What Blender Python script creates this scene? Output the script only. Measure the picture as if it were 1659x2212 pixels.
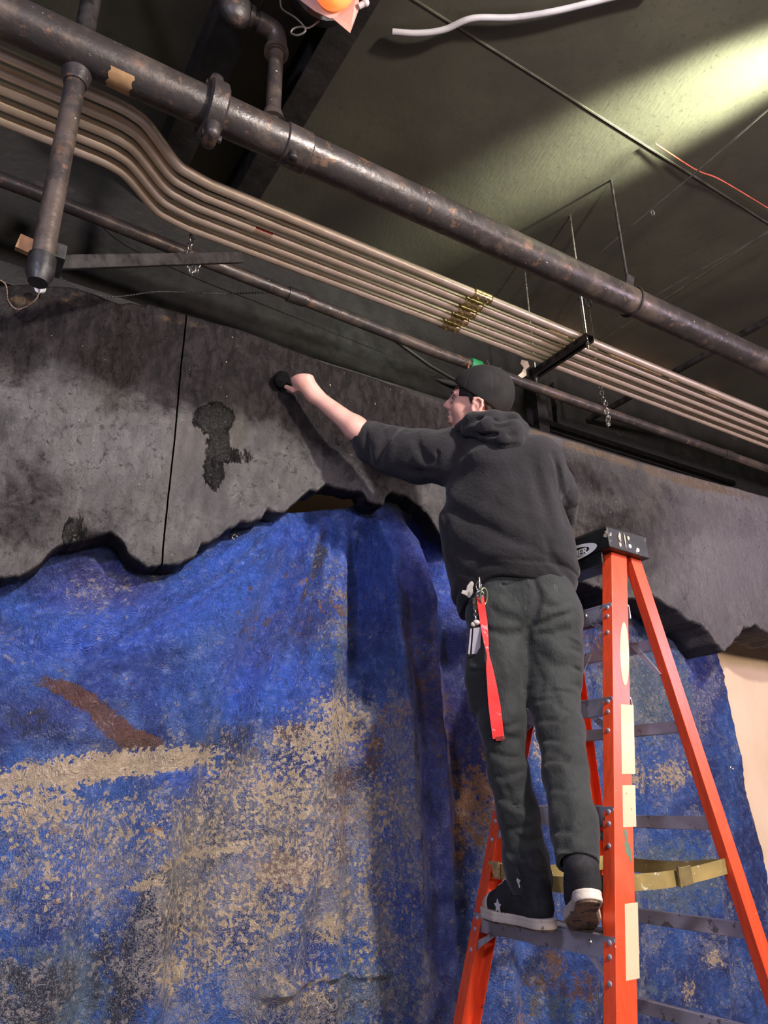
import bpy, bmesh, math, random
import numpy as np
from mathutils import Vector, Matrix
random.seed(7); rng = np.random.RandomState(7)
S = bpy.context.scene
for o in list(bpy.data.objects): bpy.data.objects.remove(o)
COL = S.collection

# ------------------------------------------------------------------ camera
FPX, PITCH, YAW, ROLL, CZ = 1588.25, .371, .5609, -.0171, 1.5785
CF = np.array([math.sin(YAW)*math.cos(PITCH), math.cos(YAW)*math.cos(PITCH), math.sin(PITCH)])
_R = np.array([math.cos(YAW), -math.sin(YAW), 0.]); _U = np.cross(_R, CF)
CR = _R*math.cos(ROLL)+_U*math.sin(ROLL); CU = -_R*math.sin(ROLL)+_U*math.cos(ROLL)
C0 = np.array([0, 0, CZ])
cam = bpy.data.cameras.new('camera'); camo = bpy.data.objects.new('camera', cam); COL.objects.link(camo)
cam.sensor_fit = 'HORIZONTAL'; cam.sensor_width = 36; cam.lens = FPX/1659*36; cam.clip_start = .05
M = Matrix(((CR[0], CU[0], -CF[0], 0), (CR[1], CU[1], -CF[1], 0), (CR[2], CU[2], -CF[2], CZ), (0, 0, 0, 1)))
camo.matrix_world = M; S.camera = camo
# ------------------------------------------------------------------ exposure, world, lights
S.view_settings.view_transform = 'Standard'; S.view_settings.look = 'None'
S.view_settings.exposure = 0.0; S.view_settings.gamma = 1; S.view_settings.use_curve_mapping = False
W = bpy.data.worlds.new('world'); S.world = W; W.use_nodes = True
W.node_tree.nodes['Background'].inputs[0].default_value = (.55, .5, .6, 1)
W.node_tree.nodes['Background'].inputs[1].default_value = .12
def lamp(name, kind, loc, to, power, col, **k):
    l = bpy.data.lights.new(name, kind); l.energy = power; l.color = col
    for a, v in k.items(): setattr(l, a, v)
    o = bpy.data.objects.new(name, l); COL.objects.link(o); o.location = loc
    o.rotation_euler = (Vector(to)-Vector(loc)).to_track_quat('-Z', 'Y').to_euler()
    return o
lamp('stage_key_light', 'AREA', (1.65, -.9, 3.72), (1.4, 2.3, 2.2), 155, (1, .92, .88), shape='DISK', size=.20)
lamp('added_fill_strip', 'AREA', (3.0, -2.9, 2.7), (2.8, 2.3, 3.5), 215, (1, .82, .66), shape='RECTANGLE', size=8.5, size_y=.45)  # unseen strip added behind the camera for fill and conduit highlights
lamp('stage_violet_light', 'AREA', (5.0, -1.0, 3.0), (3.6, 2.4, 1.9), 60, (.82, .66, 1.0), shape='DISK', size=.5)
lamp('stage_blue_light', 'AREA', (-1.5, -.5, 3.4), (.6, 2.4, 1.3), 60, (.66, .68, 1.0), shape='DISK', size=.4)
# lamp whose beam grazes the ceiling
lamp('ceiling_beam_light', 'SPOT', (3.05, .02, 4.12), (1.96, 2.60, 4.90), 4000, (.95, 1, .76), spot_size=.38, spot_blend=1, shadow_soft_size=.05)

# ------------------------------------------------------------------ measuring helpers
def at(px, py, t=None, X=None, Y=None, Z=None):
    d = CF+(px-829.5)/FPX*CR+(1106-py)/FPX*CU
    if t is None:
        t = X/d[0] if X is not None else (Y/d[1] if Y is not None else (Z-CZ)/d[2])
    return C0+t*d
def unit(v): v = np.asarray(v, float); return v/np.linalg.norm(v)

# ------------------------------------------------------------------ object helpers
def tag(o, label=None, cat=None, group=None, kind=None):
    if label: o['label'] = label
    if cat: o['category'] = cat
    if group: o['group'] = group
    if kind: o['kind'] = kind
    return o
def thing(name, label, cat, loc=(0, 0, 0), group=None):
    o = bpy.data.objects.new(name, None); COL.objects.link(o); o.location = loc
    o.empty_display_size = .05
    return tag(o, label, cat, group)
def link(name, me, mat=None, parent=None, smooth=True):
    if mat is not None and not len(me.materials): me.materials.append(mat)
    if smooth: me.shade_smooth()
    o = bpy.data.objects.new(name, me); COL.objects.link(o)
    if parent is not None:
        o.parent = parent
        T = parent.location.copy() if parent.parent is None else Vector((0, 0, 0))
        o.matrix_parent_inverse = Matrix.Translation(-T)
    return o
def arr_mesh(name, V, Fq):
    V = np.asarray(V, np.float32); Fq = np.asarray(Fq, np.int32)
    me = bpy.data.meshes.new(name); n = Fq.shape[1]
    me.vertices.add(len(V)); me.vertices.foreach_set('co', V.ravel())
    me.loops.add(Fq.size); me.loops.foreach_set('vertex_index', Fq.ravel())
    me.polygons.add(len(Fq)); me.polygons.foreach_set('loop_start', np.arange(0, Fq.size, n, dtype=np.int32))
    me.polygons.foreach_set('loop_total', np.full(len(Fq), n, np.int32))
    me.update(calc_edges=True); me.validate()
    return me
class MB:
    """collects shapes and links them as one mesh object"""
    def __init__(s): s.bm = bmesh.new()
    def box(s, c, size, rot=None, bevel=0):
        r = bmesh.ops.create_cube(s.bm, size=1)['verts']
        m = Matrix.Translation(Vector(c)) @ (rot.to_4x4() if rot is not None else Matrix.Identity(4)) @ Matrix.Diagonal((*size, 1))
        bmesh.ops.transform(s.bm, matrix=m, verts=r)
        if bevel:
            es = list({e for v in r for e in v.link_edges})
            bmesh.ops.bevel(s.bm, geom=es, offset=bevel, segments=2, affect='EDGES', profile=.5)
        return s
    def tube(s, pts, r, n=14, caps=True, rr=None):
        P = [Vector(tuple(p)) for p in pts]; rings = []
        up = None
        for i, p in enumerate(P):
            d = (P[min(i+1, len(P)-1)]-P[max(i-1, 0)]).normalized()
            if up is None:
                up = Vector((0, 0, 1)) if abs(d.z) < .9 else Vector((1, 0, 0))
            a = (up-d*up.dot(d)).normalized(); b = d.cross(a); up = a
            q = rr[i] if rr is not None else r
            rings.append([s.bm.verts.new(p+(a*math.cos(2*math.pi*k/n)+b*math.sin(2*math.pi*k/n))*q) for k in range(n)])
        for A, B in zip(rings, rings[1:]):
            for k in range(n): s.bm.faces.new((A[k], A[(k+1) % n], B[(k+1) % n], B[k]))
        if caps:
            s.bm.faces.new(rings[0][::-1]); s.bm.faces.new(rings[-1])
        return s
    def ring(s, c, nrm, R, r, n=24, m=8, sx=1., ax=None):
        d = Vector(tuple(nrm)).normalized()
        a = Vector(tuple(ax)) if ax is not None else (Vector((0, 0, 1)) if abs(d.z) < .9 else Vector((1, 0, 0)))
        a = (a-d*a.dot(d)).normalized(); b = d.cross(a); c = Vector(tuple(c)); rg = []
        for i in range(n):
            t = 2*math.pi*i/n; rad = a*math.cos(t)+b*math.sin(t); cc = c+a*math.cos(t)*R*sx+b*math.sin(t)*R
            rg.append([s.bm.verts.new(cc+(rad*math.cos(2*math.pi*k/m)+d*math.sin(2*math.pi*k/m))*r) for k in range(m)])
        for i in range(n):
            A, B = rg[i], rg[(i+1) % n]
            for k in range(m): s.bm.faces.new((A[k], B[k], B[(k+1) % m], A[(k+1) % m]))
        return s
    def ball(s, c, r, sc=(1, 1, 1), rot=None, seg=14):
        v = bmesh.ops.create_uvsphere(s.bm, u_segments=seg, v_segments=seg//2+2, radius=r)['verts']
        m = Matrix.Translation(Vector(tuple(c))) @ (rot.to_4x4() if rot is not None else Matrix.Identity(4)) @ Matrix.Diagonal((*sc, 1))
        bmesh.ops.transform(s.bm, matrix=m, verts=v); return s
    def prism(s, poly, vec):
        """poly: list of 3d points, extruded by vec"""
        A = [s.bm.verts.new(tuple(p)) for p in poly]; B = [s.bm.verts.new(tuple(np.array(p)+np.array(vec))) for p in poly]
        s.bm.faces.new(A); s.bm.faces.new(B[::-1]); n = len(A)
        for i in range(n): s.bm.faces.new((A[i], B[i], B[(i+1) % n], A[(i+1) % n]))
        return s
    def build(s, name, mat, parent=None, smooth=False, bevel=0, sharp=35):
        bmesh.ops.recalc_face_normals(s.bm, faces=s.bm.faces)
        me = bpy.data.meshes.new(name); s.bm.to_mesh(me); s.bm.free()
        o = link(name, me, mat, parent, smooth=False)
        if smooth: me.shade_smooth(); me.set_sharp_from_angle(angle=math.radians(sharp))
        if bevel:
            b = o.modifiers.new('bevel', 'BEVEL'); b.width = bevel; b.segments = 2; b.limit_method = 'ANGLE'
        return o
def spline(P, n=10):
    P = [np.array(p, float) for p in P]; P = [2*P[0]-P[1]]+P+[2*P[-1]-P[-2]]; out = []
    for i in range(1, len(P)-2):
        for k in range(n):
            t = k/n; a, b, c, d = P[i-1:i+3]
            out.append(.5*((2*b)+(-a+c)*t+(2*a-5*b+4*c-d)*t*t+(-a+3*b-3*c+d)*t**3))
    out.append(P[-2]); return out

# ------------------------------------------------------------------ numpy noise
_perm = rng.permutation(4096)
def vnoise(x, y, z):
    xi, yi, zi = np.floor(x).astype(np.int64), np.floor(y).astype(np.int64), np.floor(z).astype(np.int64)
    fx, fy, fz = x-xi, y-yi, z-zi
    u, v, w = (f*f*(3-2*f) for f in (fx, fy, fz))
    def H(a, b, c):
        h = _perm[(a*73+b*179+c*283) & 4095]; h = _perm[(h+a*31+b*17+c*7) & 4095]; return h/2047.5-1
    def L(a, b, t): return a+(b-a)*t
    return L(L(L(H(xi, yi, zi), H(xi+1, yi, zi), u), L(H(xi, yi+1, zi), H(xi+1, yi+1, zi), u), v),
             L(L(H(xi, yi, zi+1), H(xi+1, yi, zi+1), u), L(H(xi, yi+1, zi+1), H(xi+1, yi+1, zi+1), u), v), w)
def fbm(x, y, z, o=4, ridged=False):
    s = 0; a = 1; t = 0
    for i in range(o):
        n = vnoise(x+i*13.7, y-i*7.1, z+i*3.3); s = s+a*((1-np.abs(n)*2) if ridged else n); t += a
        a *= .5; x = x*2.03; y = y*2.03; z = z*2.03
    return s/t

# ------------------------------------------------------------------ node material helper
class NM:
    def __init__(s, name):
        s.m = bpy.data.materials.new(name); s.m.use_nodes = True; s.t = s.m.node_tree
        s.b = s.t.nodes['Principled BSDF']; s.o = s.n('ShaderNodeTexCoord').outputs['Object']
    def n(s, k): return s.t.nodes.new(k)
    def c(s, a, b):
        if hasattr(a, 'is_output'): s.t.links.new(a, b)
        else:
            if b.type == 'RGBA' and len(a) == 3: a = (*a, 1)
            b.default_value = a
    def noise(s, sc, det=4, rough=.55, dist=0, co=None, scl=None):
        n = s.n('ShaderNodeTexNoise'); n.inputs['Scale'].default_value = sc; n.inputs['Detail'].default_value = det
        n.inputs['Roughness'].default_value = rough; n.inputs['Distortion'].default_value = dist
        s.c(s.map(co or s.o, scl) if scl else (co or s.o), n.inputs['Vector']); return n.outputs['Fac']
    def map(s, co, scl):
        m = s.n('ShaderNodeMapping'); s.c(co, m.inputs['Vector']); m.inputs['Scale'].default_value = scl; return m.outputs[0]
    def vor(s, sc, feat='F1', out='Distance', rnd=1, co=None):
        n = s.n('ShaderNodeTexVoronoi'); n.feature = feat; n.inputs['Scale'].default_value = sc
        n.inputs['Randomness'].default_value = rnd; s.c(co or s.o, n.inputs['Vector']); return n.outputs[out]
    def math(s, op, a, b=0., c=None, clamp=False):
        n = s.n('ShaderNodeMath'); n.operation = op; n.use_clamp = clamp
        s.c(a, n.inputs[0]); s.c(b, n.inputs[1])
        if c is not None: s.c(c, n.inputs[2])
        return n.outputs[0]
    def step(s, v, lo, hi, a=0., b=1.):
        n = s.n('ShaderNodeMapRange'); n.interpolation_type = 'SMOOTHSTEP'
        s.c(v, n.inputs[0]); n.inputs[1].default_value = lo; n.inputs[2].default_value = hi
        n.inputs[3].default_value = a; n.inputs[4].default_value = b; return n.outputs[0]
    def mix(s, f, a, b, mode='MIX'):
        n = s.n('ShaderNodeMix'); n.data_type = 'RGBA'; n.blend_type = mode
        s.c(f, n.inputs[0]); s.c(a, n.inputs[6]); s.c(b, n.inputs[7]); return n.outputs[2]
    def attr(s, name):
        n = s.n('ShaderNodeAttribute'); n.attribute_name = name; return n
    def sep(s, col):
        n = s.n('ShaderNodeSeparateColor'); s.c(col, n.inputs[0]); return n.outputs
    def bump(s, h, dist=.01, strength=1, prev=None):
        n = s.n('ShaderNodeBump'); s.c(h, n.inputs['Height']); n.inputs['Distance'].default_value = dist
        n.inputs['Strength'].default_value = strength
        if prev is not None: s.c(prev, n.inputs['Normal'])
        return n.outputs[0]
    def fin(s, col=None, rough=None, metal=None, nrm=None, **k):
        for v, nm in ((col, 'Base Color'), (rough, 'Roughness'), (metal, 'Metallic'), (nrm, 'Normal')):
            if v is not None: s.c(v, s.b.inputs[nm])
        for a, v in k.items(): s.c(v, s.b.inputs[a.replace('_', ' ')])
        return s.m
def simple(name, col, rough=.5, metal=0., var=.25, vs=12, bump=0, bs=60, rv=.1, **k):
    q = NM(name); n = q.noise(vs, 5)
    c2 = tuple(max(0, x*(1-var*1.6)) for x in col); c3 = tuple(min(1, x*(1+var)) for x in col)
    f = q.step(n, .3, .7); cc = q.mix(f, c2, c3)
    r = q.step(q.noise(vs*2.3, 3), .3, .7, max(0, rough-rv), min(1, rough+rv))
    nr = q.bump(q.noise(bs, 4), bump) if bump else None
    return q.fin(cc, r, metal, nr, **k)
def wear(name, base, spots, rough=.45, metal=0, thr=.66, sc=30, var=.2, bump=.0006, bs=120, scl=(1, 1, 1)):
    q = NM(name); f = q.step(q.noise(sc, 6, .65, co=q.map(q.o, scl)), thr, thr+.03)
    b = q.mix(q.step(q.noise(6, 4), .3, .7), tuple(x*(1-var) for x in base), tuple(min(1, x*(1+var)) for x in base))
    return q.fin(q.mix(f, b, spots), q.step(q.noise(14, 3), .3, .7, rough-.12, rough+.12), metal, q.bump(q.noise(bs, 4), bump))

MT = dict(
    emt=None,
    blackpipe=None,
    chrome=simple('bright_zinc', (.62, .6, .56), .3, 1, .15, 40),
    brass=simple('yellow_zinc', (.75, .6, .32), .32, 1, .2, 40),
    blackmetal=simple('black_painted_steel', (.022, .019, .018), .5, 0, .5, 20, .001),
    blackwood=wear('black_painted_timber', (.014, .012, .010), (.05, .04, .03), .6, 0, .68, 12, .5, .002, 40),
    rawwood=simple('raw_plywood', (.42, .22, .10), .7, 0, .2, 18, .001),
    alu=wear('aluminium', (.44, .42, .48), (.2, .18, .19), .42, .45, .6, 25, .2),
    black_plastic=wear('black_plastic_cap', (.011, .012, .011), (.40, .38, .31), .5, 0, .64, 24, .3),
    strap=wear('yellow_webbing', (.30, .22, .07), (.5, .47, .35), .75, 0, .62, 40, .3, .001, 500),
    white_plastic=simple('white_plastic', (.72, .72, .7), .35, 0, .08),
    sponge=simple('black_sponge', (.004, .004, .004), .95, 0, .4, 60, .006, 90, Specular_IOR_Level=.1),
    tape=simple('green_tape', (.02, .25, .08), .45, 0, .2),
    redwire=simple('red_wire', (.5, .1, .06), .5),
    greycable=simple('grey_cable', (.42, .40, .42), .5, 0, .1),
    thinwire=simple('dark_wire', (.06, .055, .05), .5),
)
q = NM('galvanised_conduit')
g = q.noise(9, 4); MT['emt'] = q.fin(q.mix(q.step(g, .35, .65), (.84, .70, .54), (.94, .80, .65)), q.step(q.noise(60, 4), .3, .7, .38, .50), .5,
    q.bump(q.noise(40, 3), .0006))
q = NM('black_scuffed_pipe'); f1 = q.step(q.noise(5, 6, .62), .47, .62); f2 = q.step(q.noise(16, 6, .7), .56, .66); f3 = q.step(q.noise(55, 3, .5), .73, .76)
cc = q.mix(f1, (.050, .043, .041), (.11, .085, .070)); cc = q.mix(f2, cc, (.16, .095, .062)); cc = q.mix(f3, cc, (.55, .50, .40))
MT['blackpipe'] = q.fin(cc, q.step(q.noise(12, 5), .3, .7, .32, .52), .35, q.bump(q.noise(30, 5), .003))

# ------------------------------------------------------------------ the room shell
def struct(name, mb, mat): o = mb.build(name, mat); o['kind'] = 'structure'; return o
XL, XR, YF, YB, ZC = -3.2, 7.2, -3.6, 3.0, 4.5
q = NM('floor_concrete'); MFLOOR = q.fin(q.mix(q.step(q.noise(2, 6), .3, .7), (.10, .095, .09), (.17, .16, .15)), .6)
q = NM('ceiling_plywood'); a = q.noise(1.2, 5, .6); b = q.noise(34, 4, .7); d = q.step(q.noise(60, 3), .66, .72)
cc = q.mix(q.step(a, .3, .7), (.044, .040, .029), (.076, .073, .048)); cc = q.mix(q.step(b, .56, .7), cc, (.045, .040, .030)); cc = q.mix(q.math('MULTIPLY', d, .6), cc, (.02, .018, .015))
MCEIL = q.fin(cc, .62, 0, q.bump(q.noise(80, 5, co=q.map(q.o, (1, .3, 1))), .0015))
q = NM('cream_wall_paint'); MCREAM = q.fin(q.mix(q.step(q.noise(3, 4), .3, .7), (.78, .58, .39), (.86, .66, .46)), .6, 0, q.bump(q.noise(60, 4), .001))
MBLACKWALL = wear('black_wall_paint', (.009, .008, .0065), (.022, .018, .014), .72, 0, .62, 7, .4, .003, 30)
struct('floor', MB().box(((XL+XR)/2, (YF+YB)/2, -.05), (XR-XL+.4, YB-YF+.4, .1)), MFLOOR)
struct('ceiling', MB().box(((XL+XR)/2, (YF+YB)/2, ZC+.05), (XR-XL+.4, YB-YF+.4, .1)), MCEIL)
struct('wall_back', MB().box(((XL+XR)/2, 2.96, 1.62), (XR-XL+.4, .48, 3.24)), MCREAM)
struct('wall_back', MB().box(((XL+XR)/2, YB+.085, (3.24+ZC)/2), (XR-XL+.4, .23, ZC-3.24)), MBLACKWALL)
struct('wall_front', MB().box(((XL+XR)/2, YF-.1, ZC/2), (XR-XL+.4, .2, ZC)), MBLACKWALL)
struct('wall_left', MB().box((XL-.1, (YF+YB)/2, ZC/2), (.2, YB-YF, ZC)), MBLACKWALL)
struct('wall_right', MB().box((XR+.1, (YF+YB)/2, ZC/2), (.2, YB-YF, ZC)), MBLACKWALL)
# seams of the ceiling boards
k = 1
ya = at(1100, 128, Z=ZC)[1]; xa = at(1480, 390, Z=ZC)[0]; xb = at(1500, 590, Z=ZC)[0]
MSEAM = simple('seam_strip', (.11, .10, .075), .6)
for (c, s) in ((((XL+XR)/2, ya, ZC-.002), (XR-XL, .007, .004)), ((xb+.05, (YF+YB)/2, ZC-.002), (.008, YB-YF, .004))):
    struct('trim_%d' % k, MB().box(c, s), MSEAM); k += 1

# ------------------------------------------------------------------ signed distance modelling
def blockeval(prims, mods, lo, hi, h, shell=0, margin=.02, post=None, B=16):
    lo = np.array(lo, float); hi = np.array(hi, float)
    nb = np.ceil((hi-lo)/(h*B)).astype(int); G = np.empty(tuple(nb*B), np.float32)
    hd = h*B*.5*1.7321
    def ev(P, act):
        d = None
        for (f, c, r, op, kk) in act:
            v = f(P)
            if d is None: d = v if op == 'u' else np.full(len(P), 9.)
            elif op == 'u':
                if kk > 0: hh = np.clip(.5+.5*(d-v)/kk, 0, 1); d = d*(1-hh)+v*hh-kk*hh*(1-hh)
                else: d = np.minimum(d, v)
            elif op == 's':
                if kk > 0: hh = np.clip(.5-.5*(d+v)/kk, 0, 1); d = d*(1-hh)-v*hh+kk*hh*(1-hh)
                else: d = np.maximum(d, -v)
            elif op == 'i': d = np.maximum(d, v)
        if mods:
            for m in mods: d = d+m(P)
        if shell: d = np.maximum(d, -(d+shell))
        if post: d = post(P, d)
        return d
    ctr = np.stack(np.meshgrid(*[lo[a]+h*B*(np.arange(nb[a])+.5) for a in range(3)], indexing='ij'), -1).reshape(-1, 3)
    dc = ev(ctr, prims)
    loc = np.stack(np.meshgrid(*[np.arange(B)]*3, indexing='ij'), -1).reshape(-1, 3)*h
    for n, (c, d) in enumerate(zip(ctr, dc)):
        i, j, kx = np.unravel_index(n, nb)
        sl = (slice(i*B, i*B+B), slice(j*B, j*B+B), slice(kx*B, kx*B+B))
        if abs(d) > hd*1.5+margin+shell: G[sl] = d; continue
        P = loc+(c-h*B*.5)
        act = [p for p in prims if p[3] == 'i' or np.linalg.norm(p[1]-c) < p[2]+hd+p[4]+.01+shell]
        if not act or act[0][3] != 'u':
            us = [p for p in act if p[3] == 'u']
            if not us: G[sl] = 9 if d > 0 else d; continue
            act = [us[0]]+[p for p in act if p is not us[0]]
        G[sl] = ev(P, act).reshape(B, B, B)
    return G, lo
def surfnet(name, G, org, h, smooth=1):
    G = G.copy(); G[0] = G[-1] = 1; G[:, 0] = G[:, -1] = 1; G[:, :, 0] = G[:, :, -1] = 1
    s = G < 0; c8 = np.zeros(tuple(np.array(G.shape)-1), np.uint8)
    cor = [(a, b, c) for a in (0, 1) for b in (0, 1) for c in (0, 1)]
    n = c8.shape
    for a, b, c in cor: c8 += s[a:a+n[0], b:b+n[1], c:c+n[2]]
    m = (c8 > 0) & (c8 < 8); cells = np.argwhere(m); idx = np.full(n, -1, np.int32); idx[m] = np.arange(len(cells))
    pos = np.zeros((len(cells), 3)); cnt = np.zeros(len(cells))
    for A in cor:
        for ax in range(3):
            if A[ax] == 0:
                Bc = list(A); Bc[ax] = 1; a = cells+A; b = cells+Bc
                va = G[a[:, 0], a[:, 1], a[:, 2]]; vb = G[b[:, 0], b[:, 1], b[:, 2]]
                x = (va < 0) != (vb < 0); t = np.where(x, va/np.where(x, va-vb, 1), 0)
                p = np.array(A)[None]+t[:, None]*(np.array(Bc)-np.array(A))[None]
                pos += p*x[:, None]; cnt += x
    V = org+h*(cells+pos/cnt[:, None]); F = []
    for ax in range(3):
        u, v = [(1, 2), (2, 0), (0, 1)][ax]
        sl0 = [slice(1, -1)]*3; sl1 = [slice(1, -1)]*3; sl0[ax] = slice(0, -1); sl1[ax] = slice(1, None)
        a = s[tuple(sl0)]; b = s[tuple(sl1)]; x = np.argwhere(a != b)
        off = np.array([1, 1, 1]); off[ax] = 0; e = x+off; ins = a[x[:, 0], x[:, 1], x[:, 2]]
        du = np.zeros(3, int); du[u] = 1; dv = np.zeros(3, int); dv[v] = 1
        q0, q1, q2, q3 = e-du-dv, e-dv, e, e-du
        I = lambda q: idx[q[:, 0], q[:, 1], q[:, 2]]
        f = np.stack([I(q0), I(q1), I(q2), I(q3)], 1); f[~ins] = f[~ins][:, ::-1]; F.append(f)
    F = np.concatenate(F); F = F[(F >= 0).all(1)]
    for _ in range(smooth):
        acc = np.zeros_like(V); ct = np.zeros(len(V))
        for a, b in ((0, 1), (1, 2), (2, 3), (3, 0)):
            np.add.at(acc, F[:, a], V[F[:, b]]); np.add.at(acc, F[:, b], V[F[:, a]])
            np.add.at(ct, F[:, a], 1); np.add.at(ct, F[:, b], 1)
        V = V*.5+.5*acc/np.maximum(ct, 1)[:, None]
    return arr_mesh(name, V, F)
def RC(a, b, ra, rb, op='u', k=.02, sq=None):
    """round cone; sq = (axis, factor) squeezes the cross-section along an axis"""
    a = np.array(a, float); b = np.array(b, float); ab = b-a; L2 = max(ab@ab, 1e-9)
    if sq is not None: sax = unit(sq[0]); sf = sq[1]
    def f(P):
        v = P-a; t = np.clip(v@ab/L2, 0, 1); w = v-t[:, None]*ab
        if sq is not None: w = w+np.outer(w@sax, sax)*(sf-1)
        return np.sqrt((w*w).sum(1))-(ra+(rb-ra)*t)
    return (f, (a+b)/2, np.linalg.norm(ab)/2+max(ra, rb), op, k)
def EL(c, r, R=None, op='u', k=.02):
    c = np.array(c, float); r = np.array(r, float); R = np.eye(3) if R is None else R
    def f(P):
        q = (P-c)@R; k0 = np.sqrt(((q/r)**2).sum(1)); k1 = np.sqrt(((q/(r*r))**2).sum(1))
        return k0*(k0-1)/np.maximum(k1, 1e-6)
    return (f, c, r.max(), op, k)
def PLANE(p, n):   # keeps the side the normal points away from
    p = np.array(p, float); n = unit(n)
    return (lambda P: (P-p)@n, p, 9, 'i', 0)
def chain(pts, rs, op='u', k=.02, sq=None):
    return [RC(pts[i], pts[i+1], rs[i], rs[i+1], op, k, sq) for i in range(len(pts)-1)]
def crease(pts, w, dep):
    """groove (dep>0) or ridge (dep<0) along a polyline"""
    pts = [np.array(p, float) for p in pts]
    allp = np.array(pts); c = allp.mean(0); R = np.linalg.norm(allp-c, axis=1).max()+3*w
    def f(P):
        out = np.zeros(len(P)); near = np.where(((P-c)**2).sum(1) < R*R)[0]
        if not len(near): return out
        Q = P[near]; best = np.full(len(Q), 9.); tt = np.zeros(len(Q)); n = len(pts)-1
        for i in range(n):
            ab = pts[i+1]-pts[i]; t = np.clip((Q-pts[i])@ab/max(ab@ab, 1e-9), 0, 1)
            d = np.sqrt(((Q-pts[i]-t[:, None]*ab)**2).sum(1)); b = d < best; best = np.where(b, d, best); tt = np.where(b, (i+t)/n, tt)
        out[near] = dep*np.exp(-(best/w)**2)*np.clip(np.sin(np.pi*np.clip(tt, .06, .94)), 0, 1)**.6
        return out
    return f
def surfpt(prims, px, py, dflt=None):
    """first point of a modelled surface along the line of sight through a measured pixel"""
    T = np.linspace(1.5, 3.1, 500); d = CF+(px-829.5)/FPX*CR+(1106-py)/FPX*CU; P = C0+T[:, None]*d; v = None
    for (f, c, r, op, kk) in prims:
        w = f(P)
        if op != 'u': continue
        if v is None: v = w
        else: hh = np.clip(.5+.5*(v-w)/max(kk, 1e-4), 0, 1); v = v*(1-hh)+w*hh-kk*hh*(1-hh)
    i = np.where(v < 0)[0]
    if len(i): return P[i[0]]
    return P[np.argmin(v)]
def sdf_obj(name, prims, lo, hi, h, mat, parent, mods=None, shell=0, post=None, smooth=1, margin=.02):
    G, org = blockeval(prims, mods, lo, hi, h, shell, margin, post)
    return link(name, surfnet(name, G, org, h, smooth), mat, parent)

# ------------------------------------------------------------------ world-space paint and shade blobs (centre and axes measured from the photo)
def blobs(X, Z, L, Y):
    out = np.zeros_like(X)
    for (px, py, rx, ry, an, amp) in L:
        a = math.radians(an); c = at(px, py, Y=Y)
        u = at(px+rx*math.cos(a), py+rx*math.sin(a), Y=Y)-c; v = at(px-ry*math.sin(a), py+ry*math.cos(a), Y=Y)-c
        Mi = np.linalg.inv(np.array([[u[0], v[0]], [u[2], v[2]]]))
        dx = X-c[0]; dz = Z-c[2]; s = Mi[0, 0]*dx+Mi[0, 1]*dz; t = Mi[1, 0]*dx+Mi[1, 1]*dz
        r2 = s*s+t*t; w = np.exp(-(r2**1.5)*.7)*amp
        out = np.maximum(out, w) if amp > 0 else out*(1+w)
    return out
def lines(X, Z, L, Y):
    out = np.zeros_like(X)
    for pts, w, amp, side in L:
        P = [at(*p, Y=Y) for p in pts]; best = np.full(X.shape, 9.); sg = np.zeros_like(X); tt = np.zeros_like(X); n = len(P)-1
        for i in range(n):
            ax, az, bx, bz = P[i][0], P[i][2], P[i+1][0], P[i+1][2]; dx, dz = bx-ax, bz-az
            t = np.clip(((X-ax)*dx+(Z-az)*dz)/(dx*dx+dz*dz), 0, 1); ex = X-ax-t*dx; ez = Z-az-t*dz; d = np.hypot(ex, ez)
            b = d < best; best = np.where(b, d, best); sg = np.where(b, np.sign(dx*ez-dz*ex), sg); tt = np.where(b, (i+t)/n, tt)
        fade = np.clip(tt*6+.25, 0, 1)*np.clip((1-tt)*6+.25, 0, 1)
        if side == 0: out += amp*np.exp(-(best/w)**2)*fade
        else:         # sharp on one side, broad on the other
            ww = np.where(sg*side > 0, w*.16, w); out += amp*np.exp(-(best/ww)**2)*fade
    return out
def colattr(me, name, arr):
    a = me.color_attributes.new(name, 'FLOAT_COLOR', 'POINT'); a.data.foreach_set('color', arr.astype(np.float32).ravel())

# ------------------------------------------------------------------ tarpaulin
TY = 2.47
edge_px = [(-400, 1250), (0, 1215), (75, 1200), (150, 1135), (240, 1120), (300, 1175), (370, 1185), (430, 1165), (480, 1125), (540, 1100), (600, 1112), (650, 1106), (700, 1103), (735, 1103), (770, 1090), (830, 1080), (880, 1110), (920, 1140), (980, 1160), (1235, 1240), (1300, 1260), (1400, 1275), (1480, 1320), (1545, 1370), (1600, 1380)]
ew = [at(x, y, Y=TY) for x, y in edge_px]; ex = np.array([p[0] for p in ew]); ez = np.array([p[2] for p in ew])
o_ = np.argsort(ex); ex, ez = ex[o_], ez[o_]
nx, nz = 640, 400
X1 = np.linspace(-1.3, 1, nx); u = np.linspace(0, 1, nx)[:, None]; v = np.linspace(0, 1, nz)[None, :]
xl = -1.3; xr = 3.70
Xg = xl+(xr-xl)*u**.92+0*v
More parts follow.
